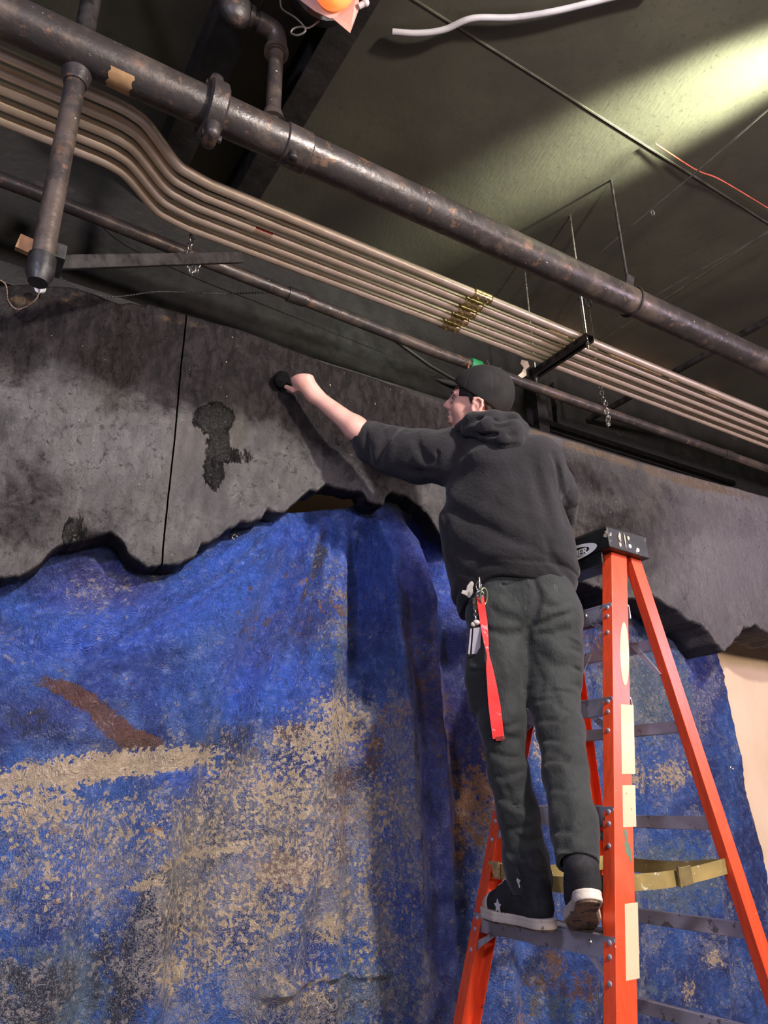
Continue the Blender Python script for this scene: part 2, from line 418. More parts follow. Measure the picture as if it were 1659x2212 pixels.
# the right-hand hem swings a little
rt = np.interp(v[0], [0, .25, .5, .75, 1], [3.80, 3.88, 3.91, 3.89, 3.84]); Xg = xl+(rt[None, :]-xl)*(u**.92)
zt = np.interp(Xg, ex, ez)+.10*np.clip((Xg-2.3)/.5, 0, 1)
Zg = .02+(zt-.02)*(v**.9)
fold = [
 ([(735, 1115), (700, 1300), (655, 1500), (610, 1750), (560, 2000), (520, 2300)], .075, .075, 0),
 ([(800, 1115), (800, 1400), (815, 1800), (838, 2300)], .13, .12, -1),
 ([(757, 1125), (750, 1400), (725, 1750), (700, 2300)], .035, -.045, 0),
 ([(660, 1130), (560, 1350), (470, 1600), (400, 1850), (330, 2300)], .05, -.065, 0),
 ([(620, 1140), (500, 1320), (400, 1500), (330, 1700), (260, 2300)], .07, .05, 0),
 ([(610, 1135), (470, 1260), (300, 1370), (130, 1465)], .022, -.03, 0),
 ([(600, 1130), (440, 1230), (260, 1330), (60, 1390)], .05, .04, 0),
 ([(580, 1150), (430, 1330), (280, 1480), (90, 1500)], .06, .035, 0),
 ([(690, 1130), (610, 1330), (540, 1500), (500, 1700)], .025, .035, 0),
 ([(700, 1130), (640, 1350), (590, 1560)], .014, -.025, 0),
 ([(780, 1130), (775, 1300), (770, 1600)], .014, -.02, 0),
 ([(720, 1120), (680, 1300), (640, 1480)], .012, -.02, 0),
 ([(300, 1500), (240, 1750), (180, 2000), (150, 2300)], .07, -.04, 0),
 ([(160, 1500), (110, 1800), (60, 2200)], .08, .04, 0),
 ([(60, 1560), (200, 1600), (330, 1590)], .03, .025, 0),
 ([(850, 1120), (905, 1300), (925, 1700), (935, 2300)], .05, .07, 0),
 ([(890, 1140), (960, 1300), (1000, 1700), (1015, 2300)], .05, -.06, 0),
 ([(930, 1180), (1020, 1500), (1065, 1900), (1080, 2300)], .06, .05, 0),
 ([(1080, 1500), (1130, 1900), (1150, 2300)], .05, -.05, 0),
 ([(1270, 1300), (1260, 1700), (1270, 2300)], .06, .04, 0),
 ([(1420, 1330), (1440, 1700), (1470, 2300)], .05, -.04, 0),
 ([(1490, 1370), (1530, 1700), (1600, 2300)], .06, .045, 0),
 ([(1540, 1420), (1590, 1800), (1640, 2200)], .02, -.03, 0),
 ([(250, 1890), (380, 1830), (480, 1800), (620, 1770)], .012, .012, 0),
 ([(500, 2120), (620, 2090), (840, 2085)], .015, .02, 0),
]
D = lines(Xg, Zg, fold, TY)*1.3
back = .11*np.clip((Xg-2.3)/.6, 0, 1)
topn = np.clip((zt-Zg)/.25, 0, 1)
wx = fbm(Xg*1.3, Zg*1.0, 0*Xg, 3)*.035+fbm(Xg*4+2*Zg, Zg*1.6, 0*Xg+3, 3)*.022
wq = fbm(Xg*6, Zg*6, 0*Xg+9, 2)*.35
cr = fbm(Xg*11+wq*3, Zg*11-wq*2, 0*Xg+5, 4, True)*.011+fbm(Xg*30, Zg*27+wq*4, 0*Xg+7, 2, True)*.0035
lean = np.clip((zt-Zg)/1.3, 0, 1)**1.2*(.03+.13*np.clip((1.75-Xg)/.5, 0, 1))
Yg = TY+back-D-lean-wx*topn-cr*np.clip(topn*3+.2, 0, 1)
V = np.stack([Xg, np.minimum(Yg, 2.70), Zg], -1).reshape(-1, 3)
I = np.arange(nx*nz).reshape(nx, nz); Fq = np.stack([I[:-1, :-1], I[1:, :-1], I[1:, 1:], I[:-1, 1:]], -1).reshape(-1, 4)
me = arr_mesh('tarpaulin', V, Fq)
beige = blobs(Xg, Zg, [
 (180, 1665, 260, 34, -8, 1.0), (330, 1650, 170, 24, -10, 1.0), (50, 1735, 150, 60, 0, .72), (350, 1640, 90, 22, -8, 1.0), (700, 1570, 75, 80, 0, .80), (640, 1610, 90, 60, 0, .72), (560, 1720, 150, 110, 20, .66), (590, 1830, 120, 110, 0, .62),
 (450, 1790, 230, 90, -10, .52), (200, 1790, 300, 120, 0, .50), (470, 1960, 170, 110, 0, .60), (670, 1995, 42, 40, 0, .86), (350, 2085, 60, 50, 0, .72), (430, 2040, 90, 60, 0, .60), (750, 1960, 90, 200, 0, .50), (120, 1900, 160, 90, 0, .45),
 (290, 1900, 60, 14, -15, .75), (430, 1840, 160, 10, -14, .80), (780, 1750, 40, 140, 0, .52), (1400, 1680, 50, 50, 0, .68), (1480, 1670, 40, 40, 0, .68), (1155, 1600, 25, 70, 0, .62), (1555, 2075, 14, 22, 0, .75), (1520, 2150, 16, 26, 0, .72), (1160, 1330, 60, 40, 0, .3),
 (600, 2110, 130, 80, 0, .48), (700, 1100, 30, 20, 0, .3)], TY)
brown = blobs(Xg, Zg, [
 (160, 1520, 90, 22, 30, 1.0), (235, 1575, 70, 34, 32, 1.05), (290, 1600, 42, 22, 20, 1.0), (110, 1500, 30, 12, 20, .75), (540, 1340, 90, 80, 0, .46), (700, 1350, 120, 130, 0, .48), (700, 1720, 60, 130, 10, .66), (700, 1830, 40, 60, 0, .70), (600, 1590, 50, 30, 0, .60),
 (775, 1620, 30, 90, 0, .62), (430, 1620, 40, 20, 0, .6), (950, 1600, 60, 200, 0, .60), (1000, 1750, 60, 200, 0, .58), (1330, 1400, 130, 70, 0, .55), (1180, 2120, 50, 40, 0, .62), (1240, 2130, 60, 50, 0, .60), (330, 2140, 60, 40, 0, .55),
 (900, 1450, 60, 200, 0, .50), (640, 1240, 30, 40, 0, .5), (840, 1400, 50, 160, 0, .5), (1520, 2120, 30, 20, 0, .4)], TY)
orange = blobs(Xg, Zg, [
 (560, 1870, 60, 44, 0, .85), (520, 1850, 60, 40, 0, .62), (660, 1880, 40, 28, 0, .66), (1020, 1750, 34, 150, 0, .66), (1040, 1640, 30, 60, 0, .66), (1080, 1760, 30, 90, 0, .62), (305, 1790, 20, 10, 0, .75), (110, 1790, 30, 14, 0, .70), (1190, 2080, 30, 50, 0, .62),
 (720, 1770, 60, 60, 0, .55), (800, 1560, 30, 60, 0, .52), (1120, 2180, 60, 60, 0, .55), (700, 1290, 90, 90, 0, .42), (1360, 1330, 60, 30, 0, .5), (1100, 1700, 24, 60, 0, .6), (770, 1610, 26, 20, 0, .62)], TY)
dark = blobs(Xg, Zg, [  # dark tones, with shadow under the step and in fold valleys painted in
 (330, 1960, 90, 150, 25, .85), (230, 2100, 90, 160, 10, .70), (430, 1830, 60, 130, 30, .72), (480, 1620, 60, 80, 30, .62), (640, 1300, 14, 120, 20, .60), (680, 1200, 16, 120, 12, .60), (60, 2120, 120, 120, 0, .70), (640, 2160, 60, 60, 0, .78), (700, 1650, 24, 90, 0, .55),
 (100, 1500, 90, 80, 0, .45), (60, 1560, 80, 50, 0, .55), (1280, 2160, 60, 80, 0, .50), (1240, 1960, 60, 60, 0, .55), (1500, 1960, 60, 40, 0, .3), (870, 1170, 20, 60, 10, .5), (700, 2150, 90, 50, 0, .6), (530, 2150, 70, 70, 0, .45), (690, 1950, 20, 60, 0, .5)], TY)
teal = blobs(Xg, Zg, [
 (250, 1980, 300, 120, 0, .50), (100, 2120, 200, 140, 0, .72), (730, 2130, 130, 120, 0, .65), (1180, 2170, 120, 60, 0, .6), (1420, 1480, 130, 160, 0, .75), (1480, 1900, 150, 140, 0, .66), (1400, 2150, 120, 80, 0, .6), (700, 1380, 30, 160, 12, .6), (520, 2160, 60, 80, 0, .5), (640, 1300, 20, 80, 10, .4)], TY)
bright = blobs(Xg, Zg, [
 (300, 1350, 260, 60, -14, .85), (560, 1290, 110, 90, -30, .75), (150, 1310, 160, 40, 0, .6), (820, 1250, 40, 120, 0, .85), (740, 1260, 60, 140, 0, .70), (520, 1460, 80, 90, 30, .95), (600, 1480, 60, 80, 0, .8), (450, 1220, 90, 30, -30, .9), (640, 1160, 90, 40, -10, .8),
 (300, 1500, 140, 60, 0, .35), (640, 2140, 60, 80, 0, .55), (800, 1800, 30, 220, 0, .6), (1520, 1420, 60, 60, 40, .6), (980, 1260, 50, 80, 0, .8), (900, 1230, 60, 60, 0, .7), (540, 1690, 30, 30, 0, .8), (750, 1620, 50, 30, 0, .9), (380, 1680, 60, 24, 0, .8), (190, 1900, 90, 50, 0, .45), (1300, 1250, 60, 30, 0, .6)], TY)
violet_shade = blobs(Xg, Zg, [(210, 1270, 110, 60, 0, .8), (900, 1700, 80, 500, 0, .75), (880, 1350, 60, 200, 0, .7), (550, 1390, 120, 60, -20, .4), (100, 1560, 120, 60, 0, .4), (980, 1500, 60, 200, 0, .8), (1560, 1500, 40, 200, 15, .6)], TY)  # painter's leg shadow and a top-left reflection, painted in as purple
colattr(me, 'tone_a', np.stack([beige, brown, orange, dark], -1).reshape(-1, 4))
sprayw = blobs(Xg, Zg, [(120, 1900, 420, 150, 0, .8), (560, 1850, 260, 240, 0, 1.0), (450, 2080, 300, 160, 0, .85), (750, 1750, 110, 300, 0, .8), (60, 2120, 200, 140, 0, .7), (800, 2080, 90, 180, 0, .8), (1450, 1480, 160, 180, 0, .7), (1480, 1950, 200, 260, 0, .55), (1100, 1950, 120, 300, 0, .5), (700, 1400, 50, 200, 0, .5), (210, 1280, 110, 40, 0, .45)], TY)
colattr(me, 'tone_b', np.stack([teal, bright, violet_shade, sprayw], -1).reshape(-1, 4))
q = NM('painted_blue_tarpaulin')
A = q.attr('tone_a'); sa = q.sep(A.outputs['Color']); Bt = q.attr('tone_b'); sb = q.sep(Bt.outputs['Color'])
n0 = q.noise(2.2, 5, .6, .3); n1 = q.noise(6, 7, .62, .3); n2 = q.noise(26, 6, .68); n3 = q.noise(85, 5, .7); n4 = q.noise(230, 3, .6)
cell = q.sep(q.vor(95, 'F1', 'Color'))[0]; cell2 = q.sep(q.vor(42, 'F1', 'Color', co=q.map(q.o, (1.2, 1, .8))))[1]
def cov(mask, gain=2.4, nz=None, lo=.60, hi=.68, k2=.0):
    nn = nz or q.math('ADD', q.math('MULTIPLY', n2, .5), q.math('MULTIPLY', n3, .5))
    v = q.math('ADD', q.math('MULTIPLY', mask, 1.12), q.math('MULTIPLY', q.math('SUBTRACT', nn, .5), gain))
    if k2: v = q.math('ADD', v, q.math('MULTIPLY', q.math('SUBTRACT', cell, .5), k2))
    return q.step(v, lo, hi)
base = q.mix(q.step(n0, .40, .60), (.050, .078, .26), (.075, .175, .56))
base = q.mix(q.math('MULTIPLY', q.step(n1, .50, .66), .75), base, (.14, .26, .66))
base = q.mix(q.math('MULTIPLY', sb[1], q.step(n2, .30, .62, .35, .95)), base, (.08, .19, .95))
base = q.mix(q.math('MULTIPLY', sb[2], .75), base, (.10, .07, .24))
base = q.mix(q.math('MULTIPLY', q.step(n2, .52, .66), .45), base, (.27, .36, .68))
base = q.mix(q.math('MULTIPLY', q.step(q.noise(17, 6, .7, .5), .54, .66), .5), base, (.035, .045, .13))
base = q.mix(q.math('MULTIPLY', cov(sb[0], 1.8), .8), base, (.18, .25, .32))
base = q.mix(q.math('MULTIPLY', cov(A.outputs['Alpha'], 2.0, q.math('ADD', q.math('MULTIPLY', n1, .5), q.math('MULTIPLY', n2, .5)), .50, .78), .85), base, (.040, .036, .052))
base = q.mix(q.math('MULTIPLY', cov(sa[1], 2.6), .9), base, (.20, .095, .055))
base = q.mix(q.math('MULTIPLY', cov(sa[2], 2.8), .9), base, (.50, .25, .11))
# fine spray everywhere, denser where the beige lies
spray = q.math('ADD', q.math('MULTIPLY', Bt.outputs['Alpha'], .38), q.math('ADD', q.math('MULTIPLY', sa[0], .26), q.step(n1, .42, .60, .0, .22)))
base = q.mix(q.math('MULTIPLY', q.step(q.math('ADD', spray, q.math('MULTIPLY', q.math('SUBTRACT', n4, .5), 1.8)), .42, .52), .72), base, (.40, .38, .40))
base = q.mix(q.math('MULTIPLY', q.step(q.math('ADD', spray, q.math('MULTIPLY', q.math('SUBTRACT', cell, .5), .9)), .62, .66), .55), base, (.52, .46, .42))
base = q.mix(q.math('MULTIPLY', cov(sa[0], 2.0, None, .66, .72, .55), .96), base, (.74, .58, .40))
base = q.mix(q.math('MULTIPLY', q.step(q.noise(44, 5, .7), .65, .68), .8), base, (.36, .16, .085))
base = q.mix(q.math('MULTIPLY', q.step(q.noise(60, 4, .6, 0, co=q.map(q.o, (1, 2, .7))), .69, .71), .9), base, (.60, .52, .44))
crk = q.noise(30, 5, .62, 1.8); crk2 = q.noise(75, 4, .6, 1.4); crk3 = q.noise(180, 2, .5, .8)
ab = lambda v: q.math('ABSOLUTE', q.math('SUBTRACT', v, .5))
hgt = q.math('ADD', q.math('MULTIPLY', ab(crk), 1.5), q.math('MULTIPLY', ab(crk2), .8))
hgt = q.math('ADD', hgt, q.math('MULTIPLY', crk3, .12)); hgt = q.math('ADD', hgt, q.math('MULTIPLY', q.noise(10, 4, .6, 1.2), .9))
MTARP = q.fin(base, q.step(n2, .35, .65, .24, .42), 0, q.bump(hgt, .030, 1.0), Specular_IOR_Level=.75)
tarp = link('blue_tarpaulin', me, MTARP); tag(tarp, 'blue plastic tarpaulin splashed with beige and brown paint, hanging in folds under the dark wall', 'tarpaulin')
sm = tarp.modifiers.new('thick', 'SOLIDIFY'); sm.thickness = .002
# grommets along the tarp hem
MGR = MT['chrome']
def tarp_y(x, z):
    i = np.argmin((Xg-x)**2*1+(Zg-z)**2); return Yg.ravel()[i]
for n, (px, py, lab) in enumerate([(507, 1160, 'brass'), (1580, 1659, 'steel'), (900, 1182, 'steel')]):
    p = at(px, py, Y=TY); y = tarp_y(p[0], p[2]); p = at(px, py, Y=y-.004)
    MB().ring(p, (0, 1, 0), .0095, .004, 18, 8).build('grommet', MGR, tarp, smooth=True)

# ------------------------------------------------------------------ scenic plaster walls
PY = 2.33; SEAMX = at(372, 985, Y=PY)[0]
low_px = [(-500, 1260), (-150, 1245), (0, 1248), (40, 1250), (62, 1240), (85, 1222), (108, 1196), (135, 1178), (160, 1168), (185, 1166), (215, 1158), (240, 1154), (252, 1162), (268, 1178), (276, 1196), (296, 1208), (318, 1224), (332, 1228), (352, 1222), (376, 1222), (400, 1216), (424, 1204), (432, 1180), (452, 1174), (470, 1160), (488, 1146), (520, 1130), (545, 1126), (562, 1122), (574, 1100), (592, 1108), (612, 1112), (628, 1098), (646, 1080), (664, 1066), (684, 1062), (700, 1050), (720, 1054), (745, 1060), (766, 1064), (780, 1066), (792, 1082), (815, 1088), (828, 1092), (834, 1070), (848, 1060), (880, 1072), (905, 1090), (925, 1110), (945, 1150), (1000, 1180), (1100, 1215), (1225, 1250), (1245, 1258), (1268, 1264), (1290, 1272), (1320, 1288), (1345, 1298), (1372, 1296), (1400, 1284), (1416, 1292), (1440, 1310), (1470, 1328), (1492, 1345), (1515, 1352), (1530, 1368), (1545, 1392), (1561, 1408), (1572, 1396), (1592, 1376), (1604, 1354), (1616, 1358), (1632, 1352), (1648, 1366), (1659, 1372), (1700, 1385), (1900, 1420)]
top_px = [(-500, 640), (0, 616), (60, 612), (110, 616), (150, 619), (200, 632), (243, 650), (262, 655), (285, 652), (310, 661), (320, 654), (520, 712), (600, 741), (700, 779), (860, 830), (1150, 923), (1659, 1072), (2100, 1200)]
lw = np.array([at(x, y, Y=PY) for x, y in low_px]); tw = np.array([at(x, y, Y=PY) for x, y in top_px])
q = NM('dark_scenic_plaster')
A = q.attr('tone_a'); sa = q.sep(A.outputs['Color']); n1 = q.noise(3.2, 7, .62, .4); n2 = q.noise(13, 7, .68, .5); n3 = q.noise(80, 5, .6); n4 = q.noise(24, 6, .7, .8, scl=(1.3, 1, .5))
c = q.mix(q.step(n1, .36, .62), (.034, .031, .031), (.105, .097, .095)); c = q.mix(q.math('MULTIPLY', q.step(n2, .50, .66), .6), c, (.040, .036, .038))
c = q.mix(q.math('MULTIPLY', q.step(q.noise(2.1, 4), .5, .62), .30), c, (.11, .095, .065))
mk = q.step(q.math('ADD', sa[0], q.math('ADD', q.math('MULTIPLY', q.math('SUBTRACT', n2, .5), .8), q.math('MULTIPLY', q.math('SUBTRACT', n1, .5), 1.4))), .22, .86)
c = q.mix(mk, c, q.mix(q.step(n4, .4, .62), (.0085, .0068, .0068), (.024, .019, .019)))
c = q.mix(q.math('MULTIPLY', sa[1], .75), c, (.165, .150, .165))
bk = q.step(q.math('ADD', sa[2], q.math('MULTIPLY', q.math('SUBTRACT', n4, .5), 1.3)), .42, .60); c = q.mix(q.math('MULTIPLY', bk, .72), c, (.012, .012, .011))
c = q.mix(q.math('MULTIPLY', q.step(q.math('ADD', A.outputs['Alpha'], q.math('SUBTRACT', n2, .5)), .4, .62), .8), c, (.115, .075, .042))
c = q.mix(q.step(q.noise(62, 3, .5), .745, .76), c, (.5, .45, .33))
hh = q.math('ADD', q.math('MULTIPLY', n4, .7), q.math('MULTIPLY', n3, .5)); hh = q.math('ADD', hh, q.math('MULTIPLY', q.noise(9, 3), .6))
hh = q.math('ADD', hh, q.math('MULTIPLY', q.step(q.noise(38, 6, .8, .3), .56, .80), q.step(n1, .42, .6, .05, .4))); nrm = q.bump(hh, .016, .95); nrm = q.bump(q.math('MULTIPLY', bk, q.noise(100, 3, .6, 1)), .022, 1, nrm)
ro = q.math('SUBTRACT', q.math('ADD', q.step(n2, .3, .7, .32, .56), q.math('MULTIPLY', mk, .14)), q.math('MULTIPLY', bk, .16))
MPLAS = q.fin(c, ro, 0, nrm, Specular_IOR_Level=q.step(mk, 0, 1, .6, .16))
def edgefn(x, rough):
    zb = np.interp(x, lw[:, 0], lw[:, 2]); zt_ = np.interp(x, tw[:, 0], tw[:, 2])
    if rough: zb = zb+fbm(x*38, 0*x, 0*x+1, 3)*.010
    return zb, zt_
def plaster(name, label, x0, x1, n):
    x = np.linspace(x0, x1, n); zb, zt_ = edgefn(x, True); m = 150
    v = np.linspace(0, 1, m)[None, :]; X = x[:, None]+0*v; Z = zb[:, None]+(zt_-zb)[:, None]*v
    Yd = fbm(X*1.1, Z*1.3, 0*X+20, 3)*.028+fbm(X*5, Z*5, 0*X+30, 4)*.010+fbm(X*22, Z*16, 0*X+33, 3)*.0026
    # rounded, slightly curling lip at the broken edge
    de = (Z-zb[:, None]); Yd += -.010*np.exp(-(de/.035)**2)+.010*np.exp(-(de/.006)**2)+.004*fbm(X*60, Z*60, 0*X+3, 2)*np.exp(-(de/.05)**2)
    top = zt_[:, None]-Z; Yd += .012*np.exp(-(top/.008)**2)
    Yf = PY+Yd; th = .085+.03*fbm(x*7, 0*x, 0*x+4, 3)+.13*np.clip((x-2.3)/.6, 0, 1)
    zu = zb+.008*fbm(x*30, 0*x, 0*x+8, 2)-.004
    rows = [np.stack([X[:, j], Yf[:, j], Z[:, j]], -1) for j in range(m)]
    und = [np.stack([x, Yf[:, 0]+th*f+.004*fbm(x*40+f*9, 0*x, 0*x, 2), zb+(zu-zb)*f+.006*fbm(x*25, 0*x+f*5, 0*x, 3)], -1) for f in (1, .66, .33, .08)]
    back = [np.stack([x, PY+.045+0*x, zt_-.02], -1), np.stack([x, PY+.05+0*x, zt_], -1)]
    allr = und+rows+[back[1], back[0]]; V = np.stack(allr, 1); mm = V.shape[1]
    # the back face closes the board
    I = np.arange(n*mm).reshape(n, mm); F = np.stack([I[:-1, :-1], I[1:, :-1], I[1:, 1:], I[:-1, 1:]], -1).reshape(-1, 4)
    Fb = np.stack([I[:-1, -1], I[1:, -1], I[1:, 0], I[:-1, 0]], -1)
    me = arr_mesh(name, V.reshape(-1, 3), np.concatenate([F, Fb]))
    XX, ZZ = V[..., 0], V[..., 2]
    dk = blobs(XX, ZZ, [(300, 700, 520, 90, 12, 1.0), (80, 700, 260, 120, 0, .85), (500, 800, 440, 105, 14, 1.1), (560, 820, 180, 90, 14, 1.1), (760, 880, 220, 110, 18, 1.1), (900, 940, 160, 110, 0, 1.0), (1150, 1000, 260, 60, 16, .8), (1450, 1090, 260, 50, 16, .6), (60, 1000, 60, 60, 0, .45), (200, 1190, 70, 60, 0, .62), (110, 690, 160, 80, 0, .6), (60, 1110, 130, 90, 0, .55), (230, 1110, 70, 80, 60, .45), (850, 990, 90, 60, 0, .8), (1290, 1150, 120, 130, 0, .65), (1400, 1150, 110, 130, 0, .70), (1240, 1300, 90, 60, 0, .6), (1480, 1330, 50, 80, 0, .5), (600, 1070, 30, 20, 0, .1)], PY)  # darker along the top, with scattered darker patches below
    nu = 4; jj = np.arange(V.shape[1])[None, :]; edge = np.where(jj < nu, 1.0, np.where(jj >= V.shape[1]-2, .9, 0))+0*XX  # underside and back rim darkened in the colour itself
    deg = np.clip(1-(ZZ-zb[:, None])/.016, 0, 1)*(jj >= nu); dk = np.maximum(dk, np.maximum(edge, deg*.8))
    lt = blobs(XX, ZZ, [(1590, 1190, 130, 190, 8, .95), (1640, 1000, 60, 60, 0, .2), (560, 1130, 90, 30, -20, .45), (350, 1010, 150, 90, 0, .25), (460, 1100, 90, 80, 0, .3)], PY)  # paler grey, with the glint at the lower edge painted in
    bl = blobs(XX, ZZ, [(462, 905, 42, 34, 0, 1.0), (470, 960, 26, 44, 10, .85), (500, 985, 50, 22, 10, .66), (460, 1020, 24, 40, 0, .66), (150, 1150, 14, 40, 10, .7), (170, 1140, 20, 40, 0, .55)], PY)
    br = blobs(XX, ZZ, [(360, 690, 60, 14, 12, .42), (420, 705, 60, 12, 14, .4), (120, 650, 160, 26, 0, .45), (1300, 980, 260, 14, 16, .6), (1500, 1040, 200, 14, 16, .6), (540, 735, 120, 10, 18, .3)], PY)
    colattr(me, 'tone_a', np.stack([dk, lt, bl, br], -1).reshape(-1, 4))
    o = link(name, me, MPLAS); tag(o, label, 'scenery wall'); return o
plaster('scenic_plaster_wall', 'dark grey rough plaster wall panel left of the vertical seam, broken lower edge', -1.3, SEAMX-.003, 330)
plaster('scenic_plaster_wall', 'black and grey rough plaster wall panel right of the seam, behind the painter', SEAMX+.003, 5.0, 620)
# framing behind the plaster boards that carries them and the tarp
fr = MB()
for x in (-1.1, .1, 1.35, 2.5, 3.9, 4.8): fr.box((x, 2.56, 3.02), (.045, .32, .045))
fr.box((1.85, 2.405, 3.1), (6.2, .04, .07)); fr = fr.build('trim_9', MT['rawwood']); fr['kind'] = 'structure'

# ------------------------------------------------------------------ beams, raw timber at the ceiling, framing on the back wall
def beam(x0, x1, zb, y0, y1, label):
    o = MB().box(((x0+x1)/2, (y0+y1)/2, (zb+ZC)/2), (x1-x0, y1-y0, ZC-zb), bevel=.004).build('ceiling_beam', MT['blackwood']); tag(o, label, 'beam')
beam(.87, .99, 4.3, YF+.1, 2.98, 'black ceiling beam crossing above the big pipe, the right one beside the lamp')
beam(.50, .63, 4.3, YF+.1, 2.98, 'black ceiling beam crossing above the big pipe, left of the vertical branch pipe')
for n, (xa, xb, z, lab) in enumerate([(3.118, 3.56, 4.42, 'raw orange plywood strip under the ceiling, behind the hanger rods'), (3.688, 4.40, 4.42, 'raw orange plywood strip under the ceiling, the longest one, right of the chains'), (4.76, 4.92, 4.42, 'small raw plywood block under the ceiling above the conduits at the right')]):
    o = MB().box(((xa+xb)/2, 2.875, z+.035), (xb-xa, .02, .085), bevel=.001).build('plywood_strip', MT['rawwood']); tag(o, lab, 'plywood strip', 'raw plywood strips below the ceiling')
fr = thing('wall_frame', 'black timber frame fixed on the black wall, right of the painter\'s cap', 'frame', (3.1, 2.87, 3.6))
MB().box((2.94, 2.86, 3.62), (.085, .05, .9), bevel=.003).build('post', MT['blackmetal'], fr)
MB().box((3.9, 2.86, 3.70), (1.9, .04, .035), bevel=.003).build('rail', MT['blackmetal'], fr)
MB().box((3.07, 2.86, 3.86), (.014, .04, .30), bevel=.002).build('stile', MT['blackmetal'], fr)
o = MB().box((1.6, 2.82, 3.55), (9.2, .05, .10), rot=None, bevel=.004).build('wall_ledger', MT['blackwood']); tag(o, 'long black timber ledger along the black wall above the plaster panels', 'ledger')
o = MB().tube([at(840, 725, Y=2.962), at(930, 790, Y=2.962), at(1000, 830, Y=2.962), at(1100, 875, Y=2.962)], .008, 8).build('black_cable', MT['thinwire'], smooth=True); tag(o, 'thin black cable drooping behind the painter\'s cap', 'cable')

# ------------------------------------------------------------------ big pipe
PYY, PZ, PR = 1.825, 3.75, .067
bp = thing('overhead_pipe', 'large scuffed black overhead pipe running along above the conduits', 'pipe', (1.5, PYY, PZ))
MB().tube([(XL+.02, PYY+.04, PZ), (.4, PYY+.012, PZ), (1.5, PYY, PZ), (XR-.02, PYY-.04, PZ)], PR, 40).build('pipe', MT['blackpipe'], bp, smooth=True)
def pipex(x): return np.interp(x, [XL, .4, 1.5, XR], [PYY+.04, PYY+.012, PYY, PYY-.04])
cx = .50; y = pipex(cx)
fl = MB().tube([(cx-.035, y, PZ), (cx-.028, y, PZ), (cx+.022, y, PZ), (cx+.03, y, PZ)], .1, 36, rr=[.088, .098, .098, .088])
fl.build('coupling', MT['blackpipe'], bp, smooth=True)
for s in (-1, 1):
    MB().box((cx-.003, y+.004*s, PZ+.108*s), (.050, .085, .075), bevel=.020).build('coupling_ear', MT['blackpipe'], bp, smooth=True, sharp=60)
    MB().tube([(cx-.034, y+.004*s, PZ+.118*s), (cx+.032, y+.004*s, PZ+.118*s)], .014, 10).build('bolt', MT['blackmetal'], bp)
cx = .80; y = pipex(cx)
MB().tube([(cx-.05, y, PZ), (cx-.045, y, PZ), (cx+.045, y, PZ), (cx+.05, y, PZ)], .07, 40, rr=[.068, .073, .073, .068]).build('collar', MT['blackpipe'], bp, smooth=True)
MB().tube([(cx-.02, y-.035, PZ-.065), (cx-.02, y-.038, PZ-.092)], .013, 10).ball((cx-.02, y-.038, PZ-.092), .017, (1, 1, .6)).build('plug', MT['blackmetal'], bp, smooth=True)
# tan masking tape patch on the pipe
P = MB(); pc = at(265, 157, Y=pipex(.2)-.05); ds = []
for i in range(9):
    th = math.radians(-128+i*8.2)
    ds.append([(pc[0]+dx+.004*math.sin(i*2), pipex(.2)+math.cos(th)*(PR+.0012), PZ+math.sin(th)*(PR+.0012)) for dx in (-.036, 0, .036)])
vv = [[P.bm.verts.new(p) for p in r] for r in ds]
for a_, b_ in zip(vv, vv[1:]):
    for j in range(2): P.bm.faces.new((a_[j], a_[j+1], b_[j+1], b_[j]))
o = P.build('tape_patch', simple('tan_masking_tape', (.45, .27, .13), .6, 0, .12, 30), bp, smooth=True)
# hanger ring, strap and rod
hx = 2.545; y = pipex(hx)
hg = thing('pipe_hanger', 'ring hanger with rod that carries the big black pipe from the ceiling', 'pipe hanger', (hx, y, ZC))
MB().ring((hx, y, PZ), (1, 0, 0), PR+.005, .005, 36, 8).build('ring', MT['blackmetal'], hg, smooth=True)
MB().box((hx-.005, y-.012, PZ+.10), (.05, .006, .075), Matrix.Rotation(.3, 3, 'X')).build('strap', MT['blackmetal'], hg)
MB().tube([(hx, y, PZ+PR), (hx, y, ZC)], .007, 8).build('rod', MT['blackmetal'], hg, smooth=True)
# branch pipe rising to an elbow near the lamp
br = thing('branch_pipe', 'black pipe rising from the big pipe to an elbow beside the ceiling lamp', 'pipe', (.708, 1.81, PZ))
MB().tube([(.705, 1.815, PZ+.04), (.705, 1.815, 4.17)], .027, 20).build('riser', MT['blackpipe'], br, smooth=True)
MB().tube([(.705, 1.815, PZ+.055), (.705, 1.815, PZ+.10)], .036, 20, rr=[.044, .032]).build('saddle', MT['blackpipe'], br, smooth=True)
el = spline([(.705, 1.815, 4.14), (.705, 1.81, 4.19), (.690, 1.80, 4.225), (.655, 1.80, 4.235), (.62, 1.80, 4.235)], 5)
MB().tube(el, .036, 18).tube([el[0], el[0]+np.array([0, 0, .018])], .045, 18).build('elbow', MT['blackpipe'], br, smooth=True)
MB().tube([(.63, 1.80, 4.235), (.56, 1.80, 4.235)], .028, 18).tube([(.60, 1.80, 4.235), (.585, 1.80, 4.235)], .04, 18).build('nipple', MT['blackpipe'], br, smooth=True)
MB().ball((.535, 1.80, 4.235), .065, (1.0, .8, 1.15)).tube([(.535, 1.80, 4.235), (.535, 1.80, ZC)], .02, 12).build('valve_body', MT['blackpipe'], br, smooth=True)
o = MB().tube([(.077, pipex(.077), PZ), (.077, pipex(.077), ZC)], .03, 18).build('riser_pipe', MT['blackmetal'], smooth=True); tag(o, 'black vertical riser pipe from the big pipe up to the ceiling at far left', 'pipe')
